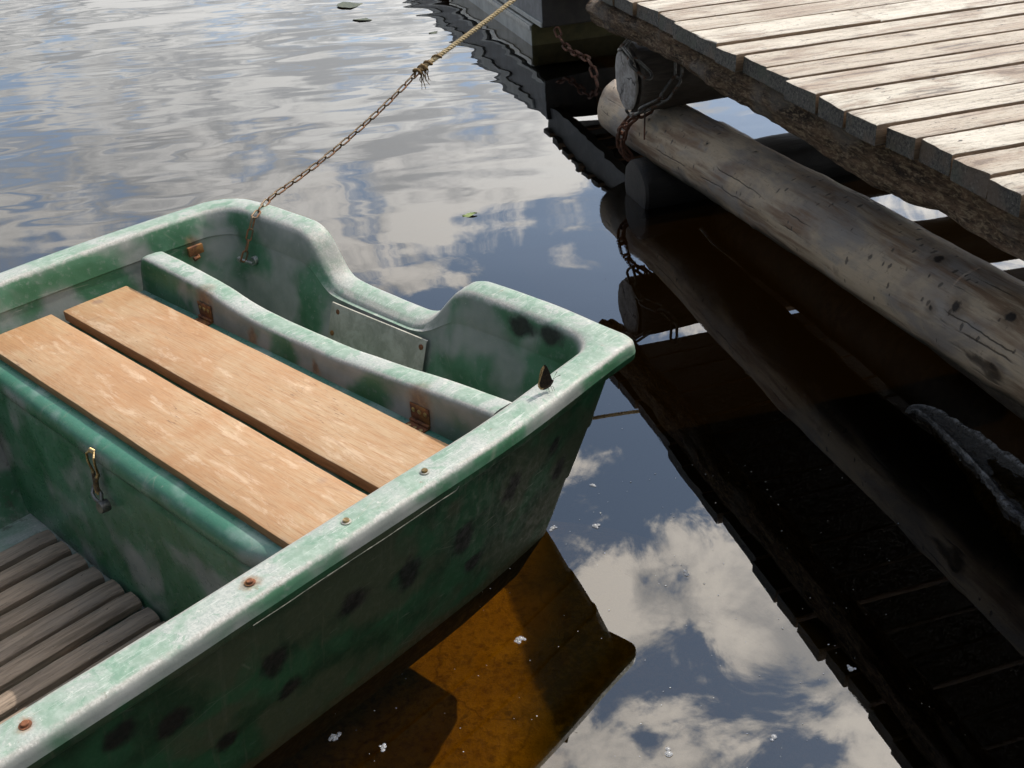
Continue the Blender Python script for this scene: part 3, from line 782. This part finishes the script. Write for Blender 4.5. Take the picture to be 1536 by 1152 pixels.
cp = catmull([bl(1.236,.128,.338), bl(1.226,.118,.37), bl(1.216,.100,.42), bl(1.214,.086,.452), bl(1.225,.060,.4605), bl(1.250,.022,.4615), bl(1.262,-.01,.470)], 8)
mid = []
a0 = cp[-1]
for k in range(1, 21):
    t = k/20; p = a0.lerp(KNOT, t); p.z -= .020*4*t*(1-t); mid.append(p)
ch = thing('mooring_chain', 'thin rusty link chain running from the boat transom up to the rope knot', 'chain', tuple(cp[0]))
chain(ch, cp+mid, .0385, .0185, .0025, M['chain_b'], .35)

# rope: three twisted strands
def rope(name, pts, r, pitch, material, parent=None, strands=3, fuzz=True, extra=None):
    bm = bmesh.new()
    P = [Vector(p) for p in pts]; fr = []
    L = 0; dense = []
    for a, b in zip(P, P[1:]):
        n = max(1, int((b-a).length/(pitch/10)))
        for k in range(n): dense.append(a.lerp(b, k/n))
    dense.append(P[-1]); F = frames(dense); d = 0
    cs = [[] for _ in range(strands)]
    for i, (p, t, n, b) in enumerate(F):
        if i: d += (p-F[i-1][0]).length
        for s in range(strands):
            a = 2*PI*(d/pitch + s/strands); cs[s].append(p+(n*math.cos(a)+b*math.sin(a))*r*.52)
    for c in cs: tube(bm, c, r*.52, 7)
    if fuzz:
        for _ in range(int(len(dense)*.5)):
            i = rnd.randrange(len(F)-1); p, t, n, b = F[i]; a = rnd.uniform(0, 2*PI); q = n*math.cos(a)+b*math.sin(a)
            e = (q*rnd.uniform(.6,1.)+t*rnd.uniform(-1,1)).normalized()*rnd.uniform(.003,.009)
            tube(bm, [p+q*r*.9, p+q*r*.9+e*.5+t*.001, p+q*r*.9+e], .00025, 3, False)
    return bm
rope_root = thing('mooring_rope', 'twisted straw coloured rope knotted to the end of the mooring chain', 'rope', tuple(KNOT))
inv = Matrix.Translation(-KNOT)
main = [KNOT.lerp(ROPE_END, t)-Vector((0,0,.012*4*t*(1-t))) for t in [i/40 for i in range(41)]]
obj('rope_line', rope('r', [inv @ p for p in main], .0072, .030, M['rope']), M['rope'], rope_root)
# knot: a few turns around the line and loose frayed ends
bm = bmesh.new(); dirv = (ROPE_END-KNOT).normalized(); nn = dirv.orthogonal().normalized(); bb = dirv.cross(nn)
def helix(d0, d1, turns, r, wr, ph=0):
    pts = []
    for i in range(int(turns*14)+1):
        t = i/(turns*14); a = 2*PI*turns*t+ph
        pts.append(dirv*lerp(d0,d1,t)+(nn*math.cos(a)+bb*math.sin(a))*r*(1+.25*math.sin(5*t+ph)))
    tube(bm, pts, wr, 7)
helix(-.018,.018,1.6,.0085,.0050); helix(.010,.050,1.8,.0090,.0045,1.); helix(.035,.085,1.3,.0085,.0035,2.); helix(-.03,.012,1.2,.006,.0035,3.)
for k in range(9):
    p0 = dirv*rnd.uniform(-.012,.03); e = Vector((rnd.uniform(-.012,.02), rnd.uniform(-.01,.01), -rnd.uniform(.028,.062)))
    tube(bm, catmull([p0, p0+e*.35+Vector((rnd.uniform(-.008,.008),0,.002)), p0+e*.7+Vector((rnd.uniform(-.006,.006),0,0)), p0+e], 4), lambda t: lerp(.0026,.0008,t), 5)
for k in range(10):
    p0 = dirv*rnd.uniform(.0,.09); e = Vector([rnd.uniform(-1,1) for _ in range(3)]).normalized()*rnd.uniform(.010,.020)
    tube(bm, [p0, p0+e*.6, p0+e+Vector((0,0,-.003))], .0006, 4)
obj('knot', bm, M['rope_old'], rope_root)

# ------------------------------------------------------------------ jetty (local x = along the edge toward the camera, y = inland along the planks)
JO = Vector((.60765,2.92397,0)); JROT = math.atan2(-.96859,.24868)
JM = Matrix.Translation(JO) @ Matrix.Rotation(JROT, 4, 'Z')
jetty = thing('jetty', 'weathered plank jetty resting on a barky beam and log supports', 'jetty', JO, JROT)
ZD = .765
B = [(-1.03,-.91,.0),(-.905,-.785,.01),(-.778,-.617,.012),(-.605,-.432,.021),(-.420,-.298,.019),(-.288,-.170,.006),(-.168,.001,.004),(.008,.128,-.004),(.137,.262,.013),(.264,.379,.010),(.389,.532,-.007),(.544,.648,-.006),(.663,.776,-.008),(.788,.886,.010),(.893,.992,.019),(1.006,1.116,.009),(1.124,1.212,.0)]
x = 1.222
while x < 4.2:
    w = rnd.uniform(.095,.14); B.append((x, x+w, rnd.uniform(-.012,.018))); x += w+rnd.uniform(.004,.011)
def deck_plank(x0, x1, y0, y1, j):
    bm = bmesh.new(); rings = []; nx = 46; z0 = ZD-.045; lift = rnd.uniform(-.002,.002); tilt = rnd.uniform(-.003,.003)
    for i in range(nx):
        t = (i/(nx-1))**1.5; y = lerp(y0, y1, t)
        a = x0+.0012*fbm(Vector((x0*31,y*1.6+.4,.3)))+.0006*fbm(Vector((x0*31,y*26,.7))); b = x1+.0012*fbm(Vector((x1*37,y*1.6+.4,4.3)))+.0006*fbm(Vector((x1*31,y*26,.7)))
        z1 = ZD+lift+.0018*fbm(Vector((x0*13,y*2.5,8)))
        e = .0015*(1-min(1,i/1))+.0012*max(0,fbm(Vector((x0*50,y*40,.5))))*(1 if i == 0 else 0)
        cup = .0012
        prof = [(a+.002,z0),(b-.002,z0),(b,z0+.003),(b,z1-.0025-e+tilt),(b-.0008,z1-.0008-e+tilt),(b-.0028,z1-e+tilt)]
        for q in (.8,.6,.4,.2): prof.append((lerp(a,b,q), z1-cup*(1-(2*q-1)**2)-e+tilt*(2*q-1)))
        prof += [(a+.0028,z1-e-tilt),(a+.0008,z1-.0008-e-tilt),(a,z1-.0025-e-tilt),(a,z0+.003)]
        r_ = []
        for (xx, zz) in prof:
            d = .0035*fbm(Vector((xx*90+.3,zz*60+.2,j+.5))) if i == 0 else 0
            r_.append(Vector((xx, y+d, zz)))
        rings.append(r_)
    loft(bm, rings, True, True, True)
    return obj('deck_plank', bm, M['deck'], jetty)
for j, (a, b, y0) in enumerate(B):
    if j == 6:
        deck_plank(a, b, y0, .50, j); deck_plank(a, b-.002, .503, 2.4, j+50)
    else: deck_plank(a, b, y0, 2.4, j)
# barky edge beam below the plank ends
def logmesh(p0, p1, r0, r1, seg=40, n=120, wob=.03, lump=.05, sag=0., seed=0, knots=()):
    bm = bmesh.new(); p0 = Vector(p0); p1 = Vector(p1); ax = (p1-p0).normalized(); nn_ = ax.cross(Vector((0,0,1))).normalized(); bb_ = nn_.cross(ax)
    L = (p1-p0).length; rings = []
    def ringat(t, rs):
        c = p0.lerp(p1, t); c = c + nn_*wob*fbm(Vector((t*L*.8,seed,0)),2)*.5 + bb_*wob*fbm(Vector((t*L*.8,seed+5,0)),2)*.5 + Vector((0,0,-sag*4*t*(1-t)))
        out = []
        for k in range(seg):
            a = 2*PI*k/seg; d = nn_*math.cos(a)+bb_*math.sin(a)
            rr = lerp(r0, r1, t)*rs*(1+lump*fbm(Vector((t*L*2.2, math.cos(a)*.9+seed, math.sin(a)*.9)))+lump*.35*fbm(Vector((t*L*9, math.cos(a)*2.5+seed, math.sin(a)*2.5))))
            for (kt, ka, ks, kr) in knots:
                dd = math.hypot((t-kt)*L, ((a-ka+PI) % (2*PI)-PI)*r0); rr += ks*math.exp(-(dd/kr)**2)
            out.append(c+d*rr)
        return out
    for (t, rs, off) in ((0,.80,-.0),(0,.93,.002),(0,1.,.012)):
        rings.append([p+ax*off for p in ringat(0, rs)])
    for i in range(1, n): rings.append(ringat(i/(n-1), 1.))
    loft(bm, rings, True, True, True)
    return bm
obj('edge_beam', logmesh((-1.09,.088,.668), (4.3,.078,.668), .058, .058, 44, 420, .034, .40, seed=3), M['bark'], jetty)
obj('edge_beam', logmesh((-1.05,2.25,.662), (4.3,2.25,.662), .066, .066, 24, 100, .02, .1, seed=6), M['bark'], jetty)
M['xlog'] = peeled('support_log_wood', (.075,.058,.042), (.13,.105,.08), (.05,.036,.026), marks=False, axis='y')
def endgrain():
    m, n = mat('log_end_grain'); P = n.vmath('SUBTRACT', n.obj, (-.87, .10, .455))
    x, y, z = n.xyz(P)
    r = n.vmath('LENGTH', n.vmath('MULTIPLY', n.vmath('ADD', P, n.scale(n.noise(P, 9, 3, col=True), .02)), (1,0,1)), out=1)
    a = n.noise(P, 28, 5, .7)
    rg = n.math('SINE', n.math('MULTIPLY', r, 520.))
    c = n.mix(n.rng(a, .3, .7), (.20,.18,.16), (.48,.46,.44))
    c = n.mix(n.math('MULTIPLY', n.rng(rg, -.2, 1.), .22), c, (.12,.10,.08))
    ang = n.math('ARCTAN2', x, z)
    ck = n.math('ABSOLUTE', n.math('SINE', n.math('ADD', n.math('MULTIPLY', ang, 1.5), n.math('MULTIPLY', a, 1.6))))
    c = n.mix(n.rng(ck, .10, .03), c, (.02,.015,.012))
    c = n.mix(n.rng(r, .095, .115), c, (.10,.08,.055))
    fin(n, c, .6, n.bump(n.math('ADD', a, n.rng(ck, .03, .12)), .8, .006))
    return m
M['endgrain'] = endgrain()
xl = obj('support_log', logmesh((-.87,.10,.452), (-.90,2.45,.452), .118, .112, 40, 60, .01, .06, seed=9), M['xlog'], jetty)
bm = bmesh.new(); vs = []
ctr = bm.verts.new((-.87,.086,.452)); 
for rr_ in (.05,.095,.108):
    vs.append([bm.verts.new((-.87+rr_*math.cos(2*PI*k/32), .0865+.003*(rr_>.1)+.003*fbm(Vector((k,rr_*50,0))), .452+rr_*1.02*math.sin(2*PI*k/32))) for k in range(32)])
for k in range(32): bm.faces.new((ctr, vs[0][k], vs[0][(k+1) % 32]))
for a_, b_ in zip(vs, vs[1:]):
    for k in range(32): bm.faces.new((a_[k], a_[(k+1)%32], b_[(k+1)%32], b_[k]))
obj('log_end_face', bm, M['endgrain'], xl)
obj('support_log', logmesh((2.9,.10,.452), (2.9,2.45,.452), .118, .112, 24, 40, .01, .06, seed=12), M['xlog'], jetty)
for yy in (.75,1.9):
    obj('support_post', logmesh((3.3,yy,.60), (3.3,yy,-.55), .07, .075, 20, 20, .01, .05, seed=14+yy), M['xlog'], jetty)
    obj('support_post', logmesh((-.72,yy+.75,.60), (-.72,yy+.75,-.75), .07, .075, 20, 20, .01, .05, seed=16+yy), M['xlog'], jetty)
# iron ring post where the mooring rope is made fast
bm = bmesh.new(); tp = JM.inverted() @ ROPE_END
cyl(bm, (tp.x, tp.y, ZD-.002), (0,0,1), .009, .30, 14); tube(bm, [(tp.x,tp.y,ZD+.01),(tp.x,tp.y,ZD+.012)], .045, 16)
obj('mooring_pin', bm, M['rusty'], jetty)

# cross log floating underneath
o = obj('floating_crosslog', logmesh((0,0,0), (0,2.2,0), .108, .112, 32, 60, .02, .07, seed=22), M['xlog'])
o.matrix_world = JM @ Matrix.Translation((-.85,.11,.045)) 
o.data.materials[0] = peeled('shaded_log_wood', (.012,.010,.008), (.024,.020,.016), (.010,.008,.006), marks=False, axis='y')  # recoloured near black: the shade under the jetty painted into the wood
tag(o, 'dark floating log lying crosswise under the end of the peeled log', 'log')
o = obj('sky_blocker_log', logmesh((0,0,0), (3.2,0,0), .108, .11, 32, 90, .02, .07, seed=27), M['xlog'])  # added log, there to block the sky reflected in the water below the deck
o.matrix_world = JM @ Matrix.Translation((-.98,.475,.105))
tag(o, 'added dark log blocking the sky reflection under the deck behind the peeled log', 'log')

# big peeled log along the jetty: local x along the log
L0 = JM @ Vector((-1.31,.250,.212)); L1 = JM @ Vector((3.2,.335,.36))
ax = (L1-L0).normalized(); LL = (L1-L0).length
yl = Vector((0,0,1)).cross(ax).normalized(); zl = ax.cross(yl)
LMt = Matrix((ax, yl, zl)).transposed().to_4x4(); LMt.translation = L0
def logface(px, py):             # where a pixel ray meets the log (local log coords) - knots seen in the photograph
    return None
KN = [(2.179,-.099,.062,.016),(2.028,-.045,.108,.015),(2.317,-.076,.089,.014),(2.111,-.113,.031,.009),(2.343,-.117,-.006,.014),(1.734,-.116,-.017,.008),(1.241,-.095,-.069,.007),(1.45,-.108,.045,.005),(.88,-.073,.091,.006),(1.57,-.04,.11,.006),(1.1,-.02,.115,.006),(.45,-.09,.07,.006)]
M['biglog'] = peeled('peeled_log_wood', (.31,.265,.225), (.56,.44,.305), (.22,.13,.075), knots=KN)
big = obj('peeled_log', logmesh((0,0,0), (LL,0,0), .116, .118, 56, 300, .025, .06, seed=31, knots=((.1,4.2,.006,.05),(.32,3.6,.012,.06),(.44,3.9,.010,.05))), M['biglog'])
for v in big.data.vertices:
    for kx, ky, kz, kr in KN:
        dd = (v.co-Vector((kx,ky,kz))).length
        if dd < kr*3.5: v.co += Vector((0,v.co.y,v.co.z)).normalized()*(.006*math.exp(-(dd/(kr*1.8))**2))
big.matrix_world = LMt
tag(big, 'long smooth peeled grey brown log with rows of small marks lying alongside the jetty', 'log')

# chain lashing the cross log to the peeled log
def jl(x, y, z): return JM @ Vector((x, y, z))
c2 = thing('lashing_chain', 'heavy dark chain wrapped around the support log end and the peeled log', 'chain', tuple(jl(-.95,.1,.56)))
chain(c2, catmull([jl(-.90,.12,.580), jl(-.885,.072,.568), jl(-.80,.068,.552), jl(-.728,.075,.520), jl(-.728,.131,.476), jl(-.728,.180,.435)], 8), .105, .044, .0055, M['chain_d'], .5)
chain(c2, catmull([jl(-.735,.225,.56), jl(-.725,.229,.49), jl(-.722,.19,.43), jl(-.722,.149,.395), jl(-.74,.099,.372), jl(-.85,.105,.34), jl(-.93,.118,.306)], 8), .105, .044, .0055, M['chain_d'], .9)
c3 = thing('rusty_tie_chain', 'rust brown chain looped around the near side of the peeled log end', 'chain', tuple(jl(-.92,.11,.30)))
chain(c3, catmull([jl(-.88,.17,.332), jl(-.92,.125,.29), jl(-.95,.105,.24), jl(-.97,.11,.18), jl(-.96,.13,.12), jl(-.95,.20,.085)], 8), .075, .038, .0055, M['chain_r'], .3)
chain(c3, catmull([jl(-.86,.18,.335), jl(-.93,.118,.27), jl(-.98,.105,.215), jl(-.985,.115,.155), jl(-.96,.16,.10)], 8), .075, .038, .0055, M['chain_r'], 1.1)
# iron staple pin
bm = bmesh.new(); tube(bm, [jl(-.86,.155,.335)-L0, jl(-.80,.128,.245)-L0], .003, 6)
o = obj('iron_pin', bm, M['chain_r']); o.location = L0; tag(o, 'thin rusty iron pin driven into the peeled log below its chain', 'pin')

# ------------------------------------------------------------------ floating dock beyond
dock = thing('floating_dock', 'grey dock section resting on white floats beyond the jetty', 'dock', tuple(jl(-3.08,.48,0)), JROT)
def dl(x, y): return (x, y)
bm = bmesh.new(); box(bm, -6.5, 0, 0, 2.2, .137, .400, .006)
for f in bm.faces: pass
fr_ = obj('dock_frame', bm, [M['dock'], M['dockd']], dock, smooth=False)
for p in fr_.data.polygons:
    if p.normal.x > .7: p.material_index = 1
bm = bmesh.new(); box(bm, -6.5,-.22, -.012, .0, .30, .36, .002); box(bm, -6.5,-.0, -.010,-.001,.14,.165,.002); obj('dock_trim', bm, M['float'], dock, smooth=False)
bm = bmesh.new(); box(bm, -2.2, -.20, -.005, 1.5, -.12, .120, .012, 3)
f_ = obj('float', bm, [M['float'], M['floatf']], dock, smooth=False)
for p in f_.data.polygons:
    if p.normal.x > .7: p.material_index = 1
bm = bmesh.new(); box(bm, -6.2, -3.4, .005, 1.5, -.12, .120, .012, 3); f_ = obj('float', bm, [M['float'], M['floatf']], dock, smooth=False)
bm = bmesh.new(); box(bm, -2.2, -.205, -.012, -.0055, .085, .112, .002); obj('float_strip', bm, M['steel'], dock, smooth=False)
gw = thing('gangway', 'sloping plank gangway joining the floating dock to the jetty end', 'gangway', tuple(jl(-3.15,.50,0)), JROT)
def slab(x0, x1, y0, y1, z0, z1, th, skew0, skew1):
    bm = bmesh.new(); rings = []
    for i in range(13):
        t = i/12; x = lerp(x0, x1, t); z = lerp(z0, z1, t); ya = lerp(skew0, skew1, t)+.004*math.sin(i*2.1)
        rings.append([Vector((x, y0+ya, z-th)), Vector((x, y1+ya, z-th)), Vector((x, y1+ya, z)), Vector((x, y0+ya, z))])
    loft(bm, rings, True, True, True); return bm
obj('side_beam', slab(.02, 2.07, 0, .05, .455, .715, .15, 0, .22), M['dock'], gw, smooth=False)
obj('side_beam', slab(.02, 2.07, .45, .50, .455, .715, .15, 0, .22), M['dock'], gw, smooth=False)
for i in range(17):
    t0 = i/17; x = lerp(.0, 2.08, t0); z = lerp(.46, .72, t0); ya = .22*t0
    bm = bmesh.new(); box(bm, x, x+.113, -.02+ya, .53+ya, z, z+.030, .003, 2)
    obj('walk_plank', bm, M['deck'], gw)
c5 = thing('dock_chain', 'slack dark chain hanging from the grey dock into the water', 'chain', (.38,5.94,.14))
chain(c5, catmull([(.375,5.95,.150),(.395,5.86,.105),(.42,5.78,.08),(.46,5.62,.085),(.50,5.50,.09),(.515,5.40,.06),(.53,5.32,.0),(.54,5.28,-.08)], 8), .085, .04, .0055, M['chain_r'], .5)

# ------------------------------------------------------------------ wet stranded log tip on the right
def wet_log():
    S = [(.975,2.236,-.003,.006),(.990,2.243,.005,.010),(1.010,2.236,-.001,.020),(1.035,2.200,-.007,.026),(1.062,2.11,-.014,.040),(1.088,2.00,-.022,.055),(1.115,1.86,-.034,.078),(1.15,1.70,-.038,.088),(1.20,1.45,-.048,.098),(1.26,1.1,-.05,.10)]
    bm = bmesh.new(); P = catmull([Vector(s[:3]) for s in S], 10); n = len(P)
    rings = []
    for i, (p, t, nn_, bb_) in enumerate(frames(P)):
        u_ = i/10; k = min(int(u_), len(S)-2); r = lerp(S[k][3], S[k+1][3], u_-k)
        side = t.cross(Vector((0,0,1))).normalized(); up = side.cross(t)
        ring_ = []
        for q in range(56):
            a = 2*PI*q/56; fx = math.cos(a); fz = math.sin(a)
            rr = r*(1+.12*fbm(Vector((p.y*14, fx*2, fz*2)))+.14*fbm(Vector((p.y*45, fx*5, fz*5))))
            # split trunk: hollowed top with raised rims
            zz = fz
            if fz > .35: zz = .55 + (.25 if fx < 0 else .20)*math.exp(-((abs(fx)-.80)/.17)**2)*(1+.25*fbm(Vector((p.y*16,fx*3,1)))+.30*fbm(Vector((p.y*70,fx*9,1)))) - .10*(1-abs(fx))
            ring_.append(p+side*fx*rr+up*zz*rr*.85)
        rings.append(ring_)
    loft(bm, rings, True, True, True)
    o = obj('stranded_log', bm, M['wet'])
    tag(o, 'dark wet driftwood log with glistening rims breaking the water surface', 'log')
wet_log()

# ------------------------------------------------------------------ butterfly on the gunwale
def butterfly():
    base = bl(.016,.272,.4505)
    root = thing('butterfly', 'small dark butterfly with closed pale edged wings perched on the gunwale', 'butterfly', tuple(base))
    # wings folded upright; wing plane faces the camera
    U = Vector((.30,.12,0)).normalized()          # along the body, head to the right
    OUT = [(-.012,.003),(-.0165,.010),(-.0165,.017),(-.014,.024),(-.0125,.031),(-.0095,.038),(-.0070,.045),(-.003,.050),(.001,.0515),(.003,.050),(.0045,.045),(.0065,.040),(.0090,.033),(.0105,.026),(.0125,.018),(.0115,.012),(.008,.006),(.003,.002),(-.004,.001)]
    Nn = U.cross(Vector((0,0,1)))
    for s, spread in ((1,.02),(-1,.05)):
        bm = bmesh.new(); lay = bm.verts.layers.float.new('edge')
        c = Vector((-.001,.022)); ringv = []
        for f in (0.,.35,.62,.80,.92,1.):
            rg = []
            for (a, b) in OUT:
                x = lerp(c.x, a, f); z = lerp(c.y, b, f)
                v = bm.verts.new(U*x + Vector((0,0,z+.002)) + Nn*(s*(.0008+z*spread+.0008*math.sin(x*500))))
                outer_edge = 1. if a < -.002 else .2
                v[lay] = max(0, (f-.55)/.45)*outer_edge
                rg.append(v)
            ringv.append(rg)
        n = len(OUT)
        for r0, r1 in zip(ringv, ringv[1:]):
            for k in range(n):
                try: bm.faces.new((r0[k], r0[(k+1) % n], r1[(k+1) % n], r1[k]))
                except ValueError: pass
        bmesh.ops.remove_doubles(bm, verts=ringv[0], dist=1e-5)
        obj('wing', bm, M['wing'], root)
    bm = bmesh.new()
    tube(bm, [U*-.008+Vector((0,0,.004)), U*-.002+Vector((0,0,.005)), U*.006+Vector((0,0,.008)), U*.012+Vector((0,0,.014)), U*.0145+Vector((0,0,.018))], lambda t: .0012+.0016*math.sin(min(1,t*1.2)*PI*.85), 8)
    for q in (0,.006,.010):
        for sgn in (-1,1):
            tube(bm, [U*q+Vector((0,0,.006)), U*(q+.002)+Nn*.005*sgn+Vector((0,0,.007)), U*(q+.003)+Nn*.008*sgn], .0004, 4)
    obj('body', bm, M['insect'], root)
    for sgn in (-1,1):
        bm = bmesh.new(); tube(bm, [U*.0145+Vector((0,0,.019)), U*.020+Nn*.003*sgn+Vector((0,0,.025)), U*.027+Nn*.007*sgn+Vector((0,0,.029))], lambda t: .0003 if t < .8 else .0007, 5); obj('antenna', bm, M['insect'], root)
butterfly()

# ------------------------------------------------------------------ floating bits
def bubble_mesh(r, n):
    bm = bmesh.new()
    for k in range(n):
        a = rnd.uniform(0,2*PI); d = 0 if k == 0 else rnd.uniform(.6,2.2)*r; rr = r*(1 if k == 0 else rnd.uniform(.3,.8))
        g = bmesh.ops.create_uvsphere(bm, u_segments=12, v_segments=8, radius=rr)
        for v in g['verts']: v.co = Vector((v.co.x+d*math.cos(a), v.co.y+d*math.sin(a), max(0,v.co.z)*.7))
        pts = [Vector((d*math.cos(a)+math.cos(t/16*2*PI)*rr*1.15, d*math.sin(a)+math.sin(t/16*2*PI)*rr*1.15, .0006)) for t in range(17)]
        tube(bm, pts, rr*.10, 5, False)
    return bm
def bubmat():
    m, n = mat('bubble_film')
    fin(n, (.55,.56,.57), .15, None, spec=.8); n.put(n.bsdf.inputs['Alpha'], n.rng(n.noise(n.obj, 300, 2), .3, .7, .25, .6))
    return m
M['bubble'] = bubmat()
def px0(px, py):
    d = Rm @ Vector((px-768, -(py-576), -1622)); t = -1.5/d.z; return Vector((d.x*t, d.y*t, .0))
BUB = [((.16,1.88),.0052,3,'bubble with a ripple ring floating off the hull corner'),((-.02,1.55),.0050,9,'froth cluster floating over the sunlit amber shallows'),((-.36,1.34),.0048,9,'froth cluster floating in the dark shade by the hull'),((-.27,1.31),.004,7,'froth fleck nearest the bottom of the hull shade'),
       ((.33,1.70),.0045,2,'bubble below a small cloud reflection'),((.58,1.41),.0042,6,'foam blob on the dark jetty reflection'),((.22,1.25),.0052,4,'bubble pair among the lowest cloud reflections'),((.405,1.27),.004,2,'bubble at the edge of the jetty reflection'),((.17,2.03),.004,5,'string of bubbles beside the upper hull corner'),((.066,1.883),.004,4,'froth where the hull corner meets the water')]
for (p, r, n_, lab) in BUB:
    o = obj('foam_bubbles', bubble_mesh(r, n_), M['bubble']); o.location = (p[0], p[1], .0006); tag(o, 'tiny '+lab, 'bubbles', 'foam bubbles on the water')
bm = bmesh.new()
for k in range(300):
    if k % 3: x, y = rnd.uniform(-.45,.75), rnd.uniform(1.1,2.1)
    else: x, y = rnd.uniform(-1.5,1.2), rnd.uniform(1.2,4.5)
    r = rnd.choice((.0006,.0007,.0009,.0013)); p = Vector((x, y, .0012)); a = rnd.uniform(0,PI)
    vs = [bm.verts.new(p+Vector((math.cos(a+q*2*PI/5)*r*(2.2 if q == 0 else 1), math.sin(a+q*2*PI/5)*r, 0))) for q in range(5)]
    bm.faces.new(vs)
tag(obj('floating_specks', bm, simple('pollen_specks', (.35,.34,.30), (.55,.54,.5), 50, .6), smooth=False), 'pale pollen and dust specks scattered over the water', 'specks', kind='stuff')
def leaf(p, L, W, rot, material, lab, seed):
    bm = bmesh.new(); vs = []
    for i in range(9):
        t = i/8; w = W*math.sin(PI*t**.8)*(1+.2*fbm(Vector((t*6,seed,0))))
        vs.append([bm.verts.new((L*(t-.5), w*q, .002+.004*abs(q)*math.sin(t*4+seed))) for q in (-1,-.5,0,.5,1)])
    for a, b in zip(vs, vs[1:]):
        for k in range(4): bm.faces.new((a[k], a[k+1], b[k+1], b[k]))
    bmesh.ops.remove_doubles(bm, verts=bm.verts, dist=1e-5)
    o = obj('floating_leaf', bm, material); o.location = (p[0], p[1], .002); o.rotation_euler = (0,0,rot)
    tag(o, lab, 'leaf', 'leaves floating on the lake')
leaf((-.92,7.72), .18, .11, .3, M['leaf'], 'large dark leaf floating at the top edge of the open water', 1)
leaf((-.79,7.23), .085, .075, 1.1, M['leaf'], 'small round dark leaf floating just in front of the largest leaf', 2)
leaf((-.32,6.72), .06, .03, .4, M['leaf'], 'little dark leaf floating left of the white float', 3)
leaf((-.11,3.75), .055, .018, .1, M['leafg'], 'pale green leaf floating among cloud reflections beyond the transom notch', 4)

# ------------------------------------------------------------------ render settings
sc.view_settings.view_transform = 'Standard'; sc.view_settings.look = 'None'; sc.view_settings.exposure = 0; sc.view_settings.gamma = 1
sc.cycles.max_bounces = 7; sc.cycles.transparent_max_bounces = 8; sc.cycles.use_adaptive_sampling = True; sc.cycles.adaptive_threshold = .014; sc.cycles.caustics_reflective = False; sc.cycles.caustics_refractive = False
sc.cycles.use_denoising = True
